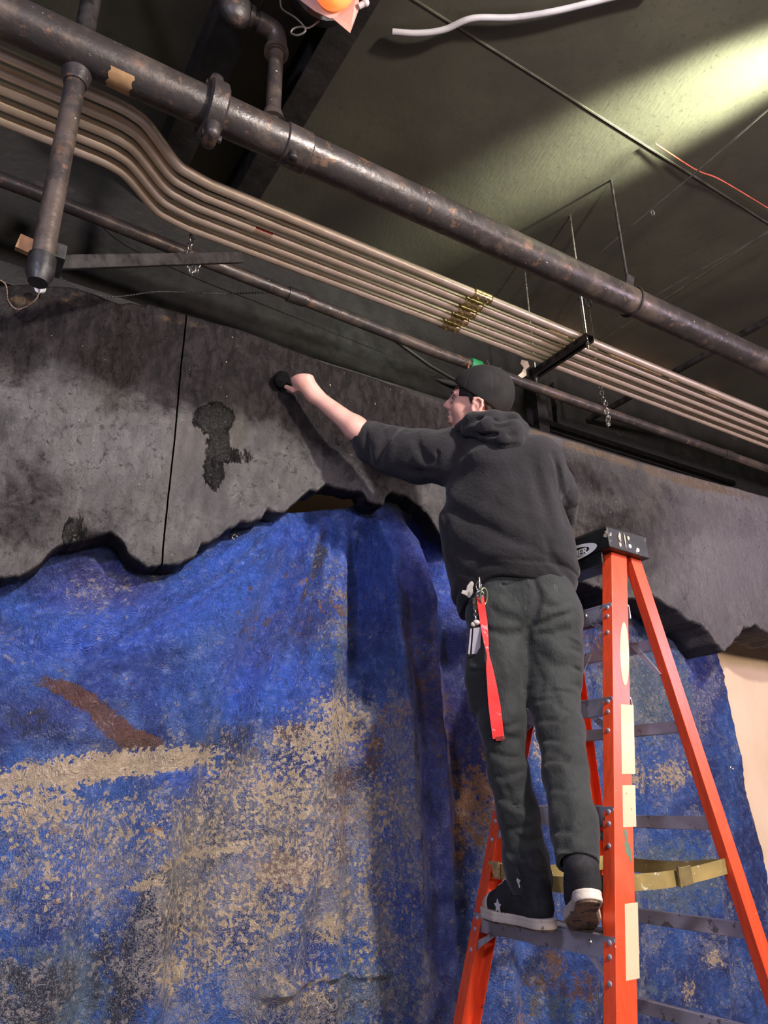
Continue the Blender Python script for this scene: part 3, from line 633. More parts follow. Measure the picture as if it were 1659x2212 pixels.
# drop pipe in front of the conduits
dp = thing('drop_pipe', 'black vertical pipe hanging from the big pipe in front of the conduits at left', 'pipe', (.08, 1.87, 3.70))
MB().tube([(.079, 1.872, PZ-.05), (.080, 1.878, 2.93)], .030, 24).build('pipe', MT['blackpipe'], dp, smooth=True)
MB().tube([(.079, 1.872, PZ-.06), (.079, 1.872, PZ-.11)], .04, 20, rr=[.046, .034]).build('tee', MT['blackpipe'], dp, smooth=True)
MB().tube([(.080, 1.878, 2.985), (.080, 1.878, 2.93), (.080, 1.878, 2.90)], .036, 20, rr=[.037, .037, .026]).build('end_cap', MT['blackmetal'], dp, smooth=True)
MB().box((.10, 1.93, 3.03), (.075, .10, .05), bevel=.004).build('clamp', MT['blackmetal'], dp)
o = MB().box((.068, 1.935, 3.045), (.11, .018, .05), Matrix.Rotation(.15, 3, 'Y'), .001).build('wood_shim', MT['rawwood']); tag(o, 'small raw wood shim clamped behind the foot of the black drop pipe', 'wood block')
pa, pb = np.array([.115, 1.93, 3.02]), np.array([.80, 2.32, 3.62])
d = Vector(pb-pa); rot = d.to_track_quat('X', 'Z').to_matrix()
o = MB().box(tuple((pa+pb)/2), (d.length, .02, .042), rot, .003).build('brace_arm', MT['blackmetal']); tag(o, 'black diagonal brace from the foot of the drop pipe up towards the conduits', 'brace')

# ------------------------------------------------------------------ conduits
CZc, CRr, pitch = 3.75, .0205, .0645
ENDJ = [(1040, 640), (1018, 657), (1003, 675), (987, 690), (965, 708)]
names = ['nearest the big pipe', 'second from the big pipe', 'middle of the five', 'second from the wall', 'nearest the black wall']
for i in range(5):
    yl = 1.975+i*.0655; yr = 2.148+i*pitch
    xs = .02*i*0
    pts = [(XL+.02, yl, CZc), (.205, yl, CZc)]+[tuple(p) for p in spline([(.215, yl, CZc), (.27, yl+.008, CZc), (.33, yl+.034, CZc), (.455, yl+(yr-yl)*.80, CZc), (.52, yr-.012, CZc), (.60, yr, CZc)], 8)][1:]+[(1.2, yr, CZc), (XR-.02, yr, CZc)]
    c = thing('conduit', 'galvanised steel conduit with offset bend, '+names[i], 'conduit', (0, yl, CZc), 'galvanised conduits running along the ceiling')
    MB().tube(pts, CRr, 26).build('tube', MT['emt'], c, smooth=True)
    x = at(*ENDJ[i], Z=CZc)[0]
    MB().tube([(x-.05, yr, CZc), (x+.05, yr, CZc)], CRr+.0045, 24).build('coupling', MT['brass'], c, smooth=True)
    for s in (-1, 1):
        MB().ring((x+s*.048, yr, CZc), (1, 0, 0), CRr+.004, .0028, 24, 6).build('coupling_collar', MT['brass'], c, smooth=True)
        MB().tube([(x+s*.028, yr-.004, CZc-.018), (x+s*.028, yr-.006, CZc-.037)], .006, 8).build('set_screw', MT['brass'], c)
# stickers on two conduits
def stick(x, yr, L, col, name, lab, a0=-128, a1=-62, dz=0):
    P = MB(); rows = []
    for i in range(7):
        th = math.radians(a0+(a1-a0)*i/6); rows.append([P.bm.verts.new((x+dx, yr+math.cos(th)*(CRr+.0008), CZc+math.sin(th)*(CRr+.0008))) for dx in (0, L)])
    for a_, b_ in zip(rows, rows[1:]): P.bm.faces.new((a_[0], a_[1], b_[1], b_[0]))
    o = P.build(name, simple(name+'_paint', col, .5, 0, .1), smooth=True); tag(o, lab, 'label'); return o
xs = at(566, 494, Z=CZc)[0]
stick(xs-.03, 2.148+pitch*2, .075, (.45, .33, .24), 'paper_label', 'cream paper label on the middle conduit right of the bend', -130, -75)
stick(xs-.028, 2.148+pitch*2, .075, (.42, .05, .03), 'red_label', 'red label strip below the cream label on the conduits', -165, -138)
stick(xs+.03, 2.148+pitch*0+.002, .09, (.35, .07, .05), 'red_label', 'thin red label strip on the conduit nearest the big pipe', -70, -40)
# strut rack
rx = 2.545; ra = thing('strut_rack', 'black slotted strut channel with threaded rods carrying the five conduits', 'rack', (rx, 2.27, CZc))
y0, y1 = 2.085, 2.50; zt_ = CZc-CRr-.0005; hS = .036
s_ = MB(); wS = .05
s_.box((rx, (y0+y1)/2, zt_-.002), (wS, y1-y0, .003))
for s in (-1, 1): s_.box((rx+s*(wS/2), (y0+y1)/2, zt_-hS/2), (.003, y1-y0, hS))
s_.box((rx-wS/2+.008, (y0+y1)/2, zt_-hS), (.016, y1-y0, .003)); s_.box((rx+wS/2-.008, (y0+y1)/2, zt_-hS), (.016, y1-y0, .003))
s_.build('channel', MT['blackmetal'], ra)
MSL = simple('slot_dark', (.004, .004, .004), .9)
for i in range(5):
    yy = y0+.07+i*.066
    MB().tube([(rx-wS/2-.0018, yy-.014, zt_-hS/2), (rx-wS/2-.0018, yy+.014, zt_-hS/2)], .0055, 10).build('slot', MSL, ra)
for yy in (y0+.02, y1-.02):
    MB().tube([(rx, yy, zt_-.075), (rx, yy, ZC)], .0055, 8).build('threaded_rod', MT['chrome'], ra, smooth=True)
    for za in (zt_-.052, zt_+.003): MB().tube([(rx, yy, za), (rx, yy, za+.011)], .011, 6).build('nut', MT['chrome'], ra)
for i in range(5):
    yr = 2.148+i*pitch
    MB().ring((rx, yr, CZc), (1, 0, 0), CRr+.002, .0035, 24, 6).box((rx, yr+.0, CZc+CRr+.01), (.016, .008, .02)).build('strap_clamp', MT['brass'], ra, smooth=True)

# ------------------------------------------------------------------ batten pipe, chains, cables
bt = thing('batten_pipe', 'thin black batten pipe running along beneath the conduits', 'pipe', (1.5, 2.47, 3.70))
bpts = [(XL+.02, 2.47, 3.79), (0, 2.47, 3.765), (.6, 2.47, 3.735), (1.9, 2.47, 3.678), (4.2, 2.47, 3.676), (XR-.02, 2.47, 3.67)]
bpts = [(x, y+.02, z-.045) for x, y, z in bpts]
MB().tube(bpts, .028, 22).build('pipe', MT['blackpipe'], bt, smooth=True)
def bz(x): return np.interp(x, [p[0] for p in bpts], [p[2] for p in bpts])
for x in (1.12, 4.22): MB().tube([(x-.04, 2.49, bz(x)), (x+.04, 2.49, bz(x))], .033, 20).build('pipe_joint', MT['blackpipe'], bt, smooth=True)
def chainlinks(pts, R=.011, r=.0028, mb=None, ratio=1.5):
    """links laid along a polyline, alternating orientation"""
    mb = mb or MB(); P = [Vector(tuple(p)) for p in pts]; step = R*2*ratio-r*2.6; acc = 0; k = 0
    for a_, b_ in zip(P, P[1:]):
        L = (b_-a_).length; d = (b_-a_).normalized(); s = acc
        while s < L:
            c = a_+d*s; side = d.orthogonal().normalized(); n = side if k % 2 else d.cross(side)
            mb.ring(c, n, R, r, 14, 6, sx=ratio, ax=d); s += step; k += 1
        acc = s-L
    return mb
def hangchain(x, label, top, wrapdz=.02):
    z = bz(x); y = 2.49; t = thing('chain', label, 'chain', (x, y, z))
    w = [(x+.006*i, y+math.cos(a_)*.045, z+math.sin(a_)*.045-(.03 if a_ < 0 else 0)) for i, a_ in enumerate(np.linspace(math.radians(200), math.radians(-20), 9)[::-1]*1.0)]
    chainlinks([(x-.012, y-.035, z+.05), (x-.02, y-.045, z-.01), (x-.014, y-.04, z-.075), (x+.004, y-.02, z-.105), (x+.03, y-.005, z-.07), (x+.03, y-.01, z-.02)], .0115, .003).build('wrap_link', MT['chrome'], t, smooth=True)
    chainlinks([(x-.005, y-.02, z+.04), (x-.005, y-.0, top)], .010, .0028).build('hanging_link', MT['chrome'], t, smooth=True)
    return t
hangchain(3.06, 'bright chain wrapped round the black batten pipe right of the strut rack', 4.02)
hangchain(.64, 'bright chain wrapped round the batten pipe below the bend of the conduits', 3.80)
# aircraft cables and shackle over the right chain
hk = thing('hanging_cable', 'thin steel cables with shackle hanging from a ceiling hook right of the rack', 'cable', (3.06, 2.47, ZC))
MB().tube([(3.05, 2.47, 4.04), (3.045, 2.47, 4.33), (3.05, 2.47, ZC)], .0025, 6).build('cable', MT['thinwire'], hk, smooth=True)
MB().tube([(2.97, 2.47, 3.92), (2.97, 2.47, 4.33), (3.0, 2.47, ZC)], .0025, 6).build('cable', MT['thinwire'], hk, smooth=True)
MB().ring((3.055, 2.47, 4.055), (0, 1, 0), .022, .005, 18, 8, 1.3).ball((3.055, 2.47, 4.10), .012).build('shackle', MT['chrome'], hk, smooth=True)
MB().ring((3.03, 2.46, 4.35), (0, 1, 0), .03, .006, 18, 8).ring((3.0, 2.47, 4.40), (1, 0, 0), .03, .006, 18, 8).build('hook', MT['blackmetal'], hk, smooth=True)
def wire(name, label, pts, r, mat, cat='cable', n=6, sub=8):
    o = MB().tube(spline(pts, sub), r, n).build(name, mat, smooth=True); tag(o, label, cat); return o
wire('grey_cable', 'thick light grey cable lying wavy against the ceiling at the top', [at(848, 69, Z=4.47), at(905, 72, Z=4.46), at(960, 64, Z=4.46), at(1020, 40, Z=4.465), at(1110, 38, Z=4.465), at(1200, 24, Z=4.465), at(1300, 0, Z=4.47), at(1420, -30, Z=4.47)], .0125, MT['greycable'], n=12)
wire('red_wire', 'thin red wire running across the ceiling at the right', [at(1415, 310, Z=4.48), at(1500, 365, Z=4.47), at(1545, 383, Z=4.47), at(1590, 408, Z=4.47), at(1700, 475, Z=4.48)], .0035, MT['redwire'])
wire('black_cable', 'long taut cable crossing the ceiling towards the wall, with a small hook', [at(1295, 548, Z=4.30), at(1410, 450, Z=4.32), at(1530, 350, Z=4.34), at(1700, 200, Z=4.36)], .0045, MT['thinwire'], sub=3)
wire('black_cable', 'faint thin cable crossing the ceiling below the taut one', [at(1210, 775, Z=4.35), at(1330, 690, Z=4.38), at(1500, 590, Z=4.40), at(1700, 480, Z=4.42)], .004, MT['thinwire'], sub=3)
p = at(1409, 455, Z=4.31); o = MB().ring(p-np.array([0, 0, .015]), (0, 1, .3), .012, .003, 14, 6).build('cable_hook', MT['chrome'], smooth=True); tag(o, 'tiny bright hook on the taut ceiling cable', 'hook')
pa, pb = at(1450, 808, Z=3.9), at(1700, 672, Z=3.9); xm = (pa[0]+pb[0])/2
o = MB().tube([(xm, 2.95, 3.905), (xm, -.5, 3.905)], .02, 16).build('cross_pipe', MT['blackmetal'], smooth=True); tag(o, 'dark thin pipe crossing behind the big pipe at the right edge', 'pipe')
# bead chain and pull disc on the plaster
pd = thing('pull_disc', 'small white round disc with a bead chain at the foot of the drop pipe', 'disc', tuple(at(87, 623, Y=2.27)))
c = at(87, 623, Y=2.27)
MB().tube([c+CF*.006, c-CF*.006], .0165, 24).tube([c-CF*.006, c-CF*.011], .004, 10).build('disc', MT['white_plastic'], pd, smooth=True)
bc = MB(); P_ = spline([c+np.array([0, -.005, 0]), at(76, 648, Y=2.27), at(40, 668, Y=2.27), at(18, 650, Y=2.27), at(10, 612, Y=2.27), at(-30, 595, Y=2.27)], 22)
bc.tube(P_, .0016, 6)
for p in P_[::2]: bc.ball(p, .003, seg=6)
bc.build('bead_chain', simple('dull_bead_chain', (.30, .22, .16), .35, .9), pd, smooth=True)
MB().tube([c+CF*.006, c+CF*.006+np.array([0, .05, .0])], .004, 8).build('peg', MT['blackmetal'], pd)
sp = MB(); P_ = spline([np.array([-.1, 2.97, 3.9]), at(180, 628, Y=2.6), at(350, 630, Y=2.6), at(480, 634, Y=2.6), at(620, 634, Y=2.6), np.array([1.25, 2.49, 3.67])], 24)
for i in range(0, len(P_)-1, 1): sp.ring((P_[i]+P_[i+1])/2, P_[i+1]-P_[i], .004, .0012, 8, 5)
sp.tube(P_, .0012, 6)
o = sp.build('thin_chain', MT['thinwire'], smooth=True); tag(o, 'very thin dark chain strung above the left plaster panel', 'chain')
wire('thin_wire', 'thin slack wire falling from the conduits towards the plaster panel', [np.array([.25, 2.49, 3.70]), at(270, 530, Y=2.62), at(420, 600, Y=2.62), at(560, 655, Y=2.62), at(760, 735, Y=2.66), at(960, 815, Y=2.97)], .002, MT['thinwire'], sub=3)
# green tape and cables tied on the batten pipe, torn tape scrap
x = at(1030, 762, Y=2.46)[0]
gt = thing('taped_cable', 'cable bundle bound with green tape to the batten pipe above the cap', 'cable', (x, 2.46, bz(x)))
MB().tube([(x-.03, 2.49, bz(x)), (x+.035, 2.49, bz(x))], .034, 24).build('green_tape', MT['tape'], gt, smooth=True)
MB().tube(spline([(x+.06, 2.455, bz(x)+.03), (x+.08, 2.45, bz(x)-.03), (x+.12, 2.45, bz(x)-.09), (x+.16, 2.455, bz(x)-.04), (x+.15, 2.46, bz(x)+.02)], 6), .004, 6).tube(spline([(x+.02, 2.45, bz(x)-.03), (x+.06, 2.45, bz(x)-.11), (x+.10, 2.45, bz(x)-.13)], 6), .006, 6).build('wire_loop', MT['thinwire'], gt, smooth=True)
MB().tube(spline([(x-.06, 2.45, bz(x)-.01), (x-.075, 2.45, bz(x)-.07), (x-.10, 2.45, bz(x)-.14)], 5), .004, 6).build('copper_end', simple('bare_wire', (.45, .24, .12), .4, .5), gt, smooth=True)
c = at(1134, 798, Y=2.44); poly = [(-.012, .05), (.010, .042), (.016, .015), (.004, .0), (.006, -.030), (-.012, -.045), (-.028, -.034), (-.012, -.015), (-.004, .008), (-.016, .03)]
o = MB().prism([c+CR*a_*1.5+CU*b_*1.05 for a_, b_ in poly], CF*.0015).build('tape_scrap', simple('cream_tape', (.62, .50, .36), .6)); tag(o, 'torn cream tape scrap stuck on the batten pipe beside the rack', 'tape')

# ------------------------------------------------------------------ ceiling lamp
lp = thing('ceiling_lamp', 'black lamp with glowing orange bulb and pale reflector flap at the top edge', 'lamp', tuple(at(725, -20, Z=4.12)))
def face(px, py, t=2.5): return at(px, py, t=t)
pl = [face(640, -60), face(648, 0), (face(680, 24)), face(714, 40), face(718, 39), face(756, 71, 2.46), face(777, 14), face(772, -30), face(760, -80)]
MB().prism(pl, CF*.004).build('reflector_flap', simple('pale_reflector', (.40, .27, .24), .5, 0, .05), lp)
q = NM('orange_bulb_glass'); q.b.inputs['Emission Color'].default_value = (1, .22, .04, 1); q.b.inputs['Emission Strength'].default_value = .75; MBULB = q.fin((.9, .35, .12), .35)
bc_ = face(722, -28, 2.47)
MB().ball(bc_, .07, (1, 1, 1), None, 24).build('bulb', MBULB, lp, smooth=True)
hs = face(700, -40, 2.60); dv = unit(CF*.9+CU*.3-CR*.3)
MB().tube([hs-dv*.02, hs+dv*.05, hs+dv*.22], .13, 28, rr=[.125, .13, .07]).build('housing', MT['blackmetal'], lp, smooth=True)
MB().tube([hs+dv*.12, hs+dv*.12+np.array([0, 0, .4])], .014, 10).build('hanger', MT['blackmetal'], lp)
MB().tube([face(775, 14, 2.49), face(790, 6, 2.49)], .010, 12).ball(face(790, 6, 2.49), .013).build('knob', MT['greycable'], lp, smooth=True)
MB().tube(spline([face(690, 45, 2.55), face(668, 60, 2.55), face(650, 58, 2.55), face(634, 62, 2.55), face(629, 72, 2.55), face(645, 76, 2.55), face(660, 64, 2.55), face(640, 40, 2.55), face(610, 20, 2.56), face(605, 0, 2.56)], 6), .0035, 6).build('safety_cable', MT['thinwire'], lp, smooth=True)
l = bpy.data.lights.new('lamp_glow', 'POINT'); l.energy = .35; l.color = (1, .45, .18); l.shadow_soft_size = .05
lo = bpy.data.objects.new('lamp_glow', l); COL.objects.link(lo); lo.location = face(735, 20, 2.40)

# ------------------------------------------------------------------ stepladder
def redglass(name, base, seed):
    q = NM(name); z = q.map(q.o, (1, 1, .06))
    g = q.noise(60, 4, .6, co=z); f = q.step(q.noise(30, 6, .7, .6), .66, .685); s = q.step(q.noise(11, 5, .6), .58, .72)
    c = q.mix(q.step(g, .3, .7), tuple(x*.85 for x in base), tuple(min(1, x*1.12) for x in base))
    c = q.mix(q.math('MULTIPLY', s, .35), c, (.40, .12, .05)); c = q.mix(f, c, (.05, .035, .03))
    c = q.mix(q.step(q.noise(70, 2), .76, .78), c, (.6, .5, .4))
    return q.fin(c, .36, 0, q.bump(g, .0008))
MRAIL = redglass('red_fibreglass', (.78, .075, .022), 0)
lad = thing('stepladder', 'tall orange-red fibreglass stepladder with black top cap and aluminium steps', 'stepladder', (1.8, 1.78, 0))
SX, SS, YN, YFAR = .2779, .0967, 1.49, 1.49+.5769
YMID = (YN+YFAR)/2
def xf(z): return 1.598+SX*(z-1.22)
def yn(z): return YN+SS*(z-1.22)
def yfar(z): return YFAR-SS*(z-1.22)
def xr_(z): return 2.193-.140*(z-1.156)    # centre of the rear rail web
def rail(z0, z1, fx, fy, inward, web, flange, name, th=.004):
    """C-section rail: outer web at y, flanges pointing inward; fx gives the front edge"""
    prof = [(0, 0), (web, 0), (web, flange), (web-th, flange), (web-th, th), (th, th), (th, flange), (0, flange)]
    m = MB(); rings = []
    for z in (z0, (z0+z1)/2, z1): rings.append([m.bm.verts.new((fx(z)+a_, fy(z)+b_*inward, z)) for a_, b_ in prof])
    for A, B in zip(rings, rings[1:]):
        for k_ in range(8): m.bm.faces.new((A[k_], A[(k_+1) % 8], B[(k_+1) % 8], B[k_]))
    m.bm.faces.new(rings[0]); m.bm.faces.new(rings[-1][::-1])
    return m.build(name, MRAIL, lad, bevel=.0015)
TOPZ = 2.352
rail(.02, TOPZ, xf, yn, 1, .075, .042, 'front_rail'); rail(.02, TOPZ, xf, yfar, -1, .075, .042, 'front_rail')
rail(.02, TOPZ, lambda z: xr_(z)-.026, yn, 1, .052, .034, 'rear_rail'); rail(.02, TOPZ, lambda z: xr_(z)-.026, yfar, -1, .052, .034, 'rear_rail')
for f_, w_ in ((xf, .075), (lambda z: xr_(z)-.026, .052)):
    for fy, s in ((yn, 1), (yfar, -1)):
        MB().box((f_(.02)+w_/2, fy(.02)+s*.02, .018), (w_+.012, .056, .036), bevel=.005).build('rubber_foot', MT['black_plastic'], lad)
rv0 = []
def rivet(x, y, z):
    if not rv0:
        o = MB().ball((0, 0, 0), .0075, (.45, 1, 1), None, 10).build('rivet', MT['alu'], lad, smooth=True); rv0.append(o); o.location = (x, y, z); return
    o = rv0[0].copy(); COL.objects.link(o); o.parent = lad; o.matrix_parent_inverse = rv0[0].matrix_parent_inverse; o.location = (x, y, z)
for n in range(1, 8):
    z = .305*n; zt_ = z+.022; xa = xf(z); a_, b_ = yn(z)+.004, yfar(z)-.004
    st = MB(); m = (a_+b_)/2; w = b_-a_
    st.box((xa+.046, m, zt_-.002), (.088, w, .004))
    st.box((xa+.004, m, zt_-.026), (.003, w, .052)); st.box((xa+.088, m, zt_-.022), (.003, w, .044))
    st.box((xa+.010, m, zt_-.051), (.012, w, .003))
    for k_ in range(6): st.box((xa+.014+k_*.014, m, zt_+.0012), (.004, w, .0025))
    step_ = st.build('step', MT['alu'], lad)
    for fy, s in ((yn, 1), (yfar, -1)):
        y_ = fy(z)
        zb = z-.082; pA = Vector((xf(zb)+.004, fy(zb)+s*.010, zb)); pB = Vector((xa+.006, y_+s*.105, zt_-.050)); dd = pB-pA
        rot = dd.to_track_quat('Z', 'X').to_matrix()
        kb = MB(); kb.box(tuple((pA+pB)/2), (.026, .003, dd.length+.01), Matrix(((1, 0, 0), (0, 1, 0), (0, 0, 1))) @ rot) if False else kb.prism([tuple(pA+Vector((0, 0, -.012))), tuple(pA+Vector((0, 0, .016))), tuple(pB+Vector((0, -s*.024, 0))), tuple(pB+Vector((0, s*.004, 0)))], (.003, 0, 0))
        kb.build('knee_brace', MT['alu'], step_)
        for dz in (.008, -.022):
            zz = z+dz; rivet(xf(zz)-.0005, fy(zz)+s*.020, zz)
        zz = z-.077; rivet(xf(zz)-.0005, fy(zz)+s*.020, zz)
    if n in (4, 5, 7): MB().ball((xa+.0015, a_+.085+.03*(n == 7), zt_-.022), .0085, (.5, 1, 1)).build('step_bolt', MT['chrome'], step_, smooth=True)
for zc, hb in ((2.041, .034), (1.777, .034), (1.491, .036), (1.201, .038), (.926, .038), (.62, .038), (.31, .038)):
    xa = xr_(zc)-.018; a_, b_ = yn(zc)+.004, yfar(zc)-.004
    m = MB().box((xa, (a_+b_)/2, zc), (.003, b_-a_, hb)).box((xa+.012, (a_+b_)/2, zc+hb/2), (.024, b_-a_, .003)).box((xa+.012, (a_+b_)/2, zc-hb/2), (.024, b_-a_, .003))
    rb = m.build('rear_bar', MT['alu'], lad)
    for s, fy in ((1, yn), (-1, yfar)):
        if zc > 2: MB().prism([(xa-.004, fy(zc)+s*.012, zc-.10), (xa-.004, fy(zc)+s*.03, zc-.10), (xa-.004, fy(zc)+s*.12, zc+.01), (xa-.004, fy(zc)+s*.095, zc+.01)], (.004, 0, 0)).build('rear_brace', MT['alu'], rb)
# fold-out spreader arms
for s, fy in ((-1, yfar),):
    z = 1.98; MB().prism([(xf(z)+.07, fy(z)+s*.02, z+.012), (xf(z)+.07, fy(z)+s*.02, z-.012), (xr_(1.90)-.01, fy(1.9)+s*.02, 1.885), (xr_(1.90)-.01, fy(1.9)+s*.02, 1.91)], (0, s*.003, 0)).build('spreader', MT['alu'], lad)
# top cap
m = MB(); x0, x1 = 1.868, 2.068; yA, yB = 1.572, 2.0; zb, zt_ = 2.345, 2.425
top = [(x0+.006, yA+.004, zt_), (x1-.006, yA+.004, zt_-.004), (x1-.006, yB-.004, zt_-.004), (x0+.006, yB-.004, zt_)]
mid = [(x0, yA, zt_-.010), (x1, yA, zt_-.014), (x1, yB, zt_-.014), (x0, yB, zt_-.010)]
bot = [(x0+.004, yA-.002, zb), (x1, yA-.002, zb-.012), (x1, yB+.002, zb-.012), (x0+.004, yB+.002, zb)]
rg = [[m.bm.verts.new(p) for p in r] for r in (top, mid, bot)]
m.bm.faces.new(rg[0]); m.bm.faces.new(rg[2][::-1])
for A, B in zip(rg, rg[1:]):
    for k_ in range(4): m.bm.faces.new((A[k_], B[k_], B[(k_+1) % 4], A[(k_+1) % 4]))
capo = m.build('top_cap', MT['black_plastic'], lad, bevel=.004)
m = MB()   # lower apron of the cap
m.box((x0+.014, (yA+yB)/2, zb-.022), (.008, yB-yA-.09, .045)); m.build('cap_apron', MT['black_plastic'], capo)
for (px, py) in ((1361, 1180), (1378, 1188)):
    p = at(px, py, Y=yA-.001); MB().ball(p, .0075, (1, .4, 1), None, 12).build('cap_rivet', MT['white_plastic'], capo, smooth=True)
# logo on the long face of the cap
tc = bpy.data.curves.new('lettering', 'FONT'); tc.body = 'WERNER'; tc.size = .030; tc.shear = .25; tc.extrude = .0004; tc.align_x = 'RIGHT'; tc.offset = .0006
to = bpy.data.objects.new('tmp_text', tc); COL.objects.link(to); dg = bpy.context.evaluated_depsgraph_get()
lm = bpy.data.meshes.new_from_object(to.evaluated_get(dg)); bpy.data.objects.remove(to)
ll = at(1268, 1193, X=x0)
# text +x runs towards -Y (left to right for a viewer in front), up is Z
T = Matrix(((0, 0, -1, x0-.0012), (-1.28, 0, 0, ll[1]), (0, 1, 0, ll[2]-.003), (0, 0, 0, 1))); lm.transform(T)
if T.to_3x3().determinant() < 0: lm.flip_normals()
MWH = simple('white_print', (.78, .77, .78), .45, 0, .05)
link('lettering', lm, MWH, capo, smooth=False)
def crescent(cy, cz, ry, rz, oy, iy, iz, a0, a1, n=26):
    P = MB(); rows = []
    for i in range(n+1):
        a_ = a0+(a1-a0)*i/n
        rows.append([P.bm.verts.new((x0-.0011, cy-ry*math.cos(a_), cz+rz*math.sin(a_))), P.bm.verts.new((x0-.0011, cy+oy-iy*math.cos(a_), cz+iz*math.sin(a_)))])
    for A, B in zip(rows, rows[1:]): P.bm.faces.new((A[0], A[1], B[1], B[0]))
    return P
e = at(1290, 1177, X=x0); cy = e[1]+.125
crescent(cy, e[2]-.002, .125, .027, .022, .112, .019, -2.3, 1.4).build('logo_swoosh', MWH, capo)
crescent(cy, e[2]-.002, .125, .027, .022, .112, .019, 1.62, 2.9).build('logo_swoosh', MWH, capo)
for i_, (px, py, w_, h_, fc) in enumerate(((1318, 1150, .030, .012, 0), (1323, 1158, .016, .018, 0), (1337, 1160, .006, .016, 1), (1349, 1168, .003, .026, 1), (1356, 1163, .006, .007, 1), (1338, 1176, .006, .008, 1))):
    rr_ = np.random.RandomState(40+i_); c = at(px, py, X=x0) if fc == 0 else at(px, py, Y=yA); poly = []
    for j_ in range(14):
        a_ = 2*math.pi*j_/14; r_ = 1+(rr_.rand()-.5)*.6; u_, v_ = math.cos(a_)*w_*r_, math.sin(a_)*h_*r_
        zz_ = min(c[2]+v_, zt_-.012)
        poly.append((x0-.0014, max(c[1]+u_, yA+.001), zz_) if fc == 0 else (c[0]+u_, yA-.0034, zz_))
    MB().prism(poly, (.0012, 0, 0) if fc == 0 else (0, .0012, 0)).build('paint_scuff', simple('cream_paint_scuff', (.42, .38, .28), .6), capo)
# stickers on the near front rail
MST = wear('cream_sticker', (.62, .50, .32), (.40, .22, .14), .5, 0, .66, 34, .05)
def sticker(px0, py0, px1, py1, lab, oval=False):
    ys = yn((at((px0+px1)/2, (py0+py1)/2, Y=1.52)[2])); c0 = at((px0+px1)/2, py0, Y=ys); c1 = at((px0+px1)/2, py1, Y=ys)
    w = np.linalg.norm(at(px1, (py0+py1)/2, Y=ys)-at(px0, (py0+py1)/2, Y=ys))
    def P3(u, z): z_ = z; return (xf(z_)+u, yn(z_)-.0008, z_)
    um = (at((px0+px1)/2, (py0+py1)/2, Y=ys)); uc = um[0]-xf(um[2]); z0_, z1_ = c1[2], c0[2]; zc = (z0_+z1_)/2; hz = (z1_-z0_)/2
    if oval: poly = [P3(uc+w/2*math.cos(t), zc+hz*math.sin(t)) for t in np.linspace(0, 2*math.pi, 28)[:-1]]
    else: poly = [P3(uc-w/2, z0_), P3(uc+w/2, z0_), P3(uc+w/2, z1_), P3(uc-w/2, z1_)]
    o = MB().prism(poly, (0, .0012, 0)).build('sticker', MST, lad); o['label'] = lab
sticker(1340, 1342, 1359, 1482, 'cream oval sticker', True); sticker(1342, 1521, 1370, 1672, 'cream rectangular sticker')
sticker(1345, 1696, 1373, 1786, 'short cream sticker'); sticker(1351, 1952, 1380, 2114, 'long cream sticker')
c = at(1363, 1828, Y=1.499); gp = [(-.002, .030), (.006, .034), (.009, .022), (.005, .010), (.010, -.004), (.008, -.022), (.002, -.034), (-.002, -.020), (-.009, -.014), (-.010, .002), (-.004, .012)]
MB().prism([(c[0]+a_*1.05, yn(c[2]+b_*1.3)-.0007, c[2]+b_*1.3) for a_, b_ in gp], (0, .001, 0)).build('paint_smear', simple('green_paint', (.12, .22, .14), .5), lad)

# ------------------------------------------------------------------ webbing strap round the rails
st = thing('webbing_strap', 'dirty yellow webbing strap buckled round the ladder rails below knee height', 'strap', (1.9, 1.78, 1.36))
zS = 1.362; A1 = (xf(zS)-.006, yn(zS)-.006); A2 = (xr_(zS)+.030, yn(zS)-.006); A3 = (xr_(zS)+.030, yfar(zS)+.006); A4 = (xf(zS)-.006, yfar(zS)+.006)
loop = []
segs = [((xf(zS)+.074, yn(zS)+.03), A1, 0), ]
def sag(a_, b_, s, n=14, z0=0, z1=0): return [(a_[0]+(b_[0]-a_[0])*i/n, a_[1]+(b_[1]-a_[1])*i/n, zS+z0+(z1-z0)*i/n-s*math.sin(math.pi*i/n)) for i in range(n)]
# runs: inside near side (behind the near rail) -> rear near rail -> far side -> front far rail
n1_ = (xf(zS)+.03, yn(zS)+.05); n2_ = (xr_(zS)-.03, yn(zS)+.018)
P_ = sag(n1_, n2_, .012, z0=-.006, z1=.012)+sag(n2_, (xr_(zS)+.0, yfar(zS)-.05), .014, z0=.012)+sag((xr_(zS)+.0, yfar(zS)-.05), (xf(zS)+.02, yfar(zS)-.045), .02)+sag((xf(zS)+.02, yfar(zS)-.045), n1_, .02, z1=-.006)
m = MB(); vv = []
for i, p in enumerate(P_):
    a_ = np.array(P_[i-1]); b_ = np.array(P_[(i+1) % len(P_)]); d_ = unit((b_-a_)*[1, 1, 0]); nn = np.array([d_[1], -d_[0], 0])*.0012; tl = .004*math.sin(i*.7)
    vv.append([m.bm.verts.new(tuple(np.array(p)+nn*s+np.array([nn[0]*4*t*tl*50, nn[1]*4*t*tl*50, t*.021]))) for s, t in ((1, 1), (1, -1), (-1, -1), (-1, 1))])
for i in range(len(vv)):
    A, B = vv[i], vv[(i+1) % len(vv)]
    for k_ in range(4): m.bm.faces.new((A[k_], A[(k_+1) % 4], B[(k_+1) % 4], B[k_]))
m.build('webbing', MT['strap'], st, smooth=True)
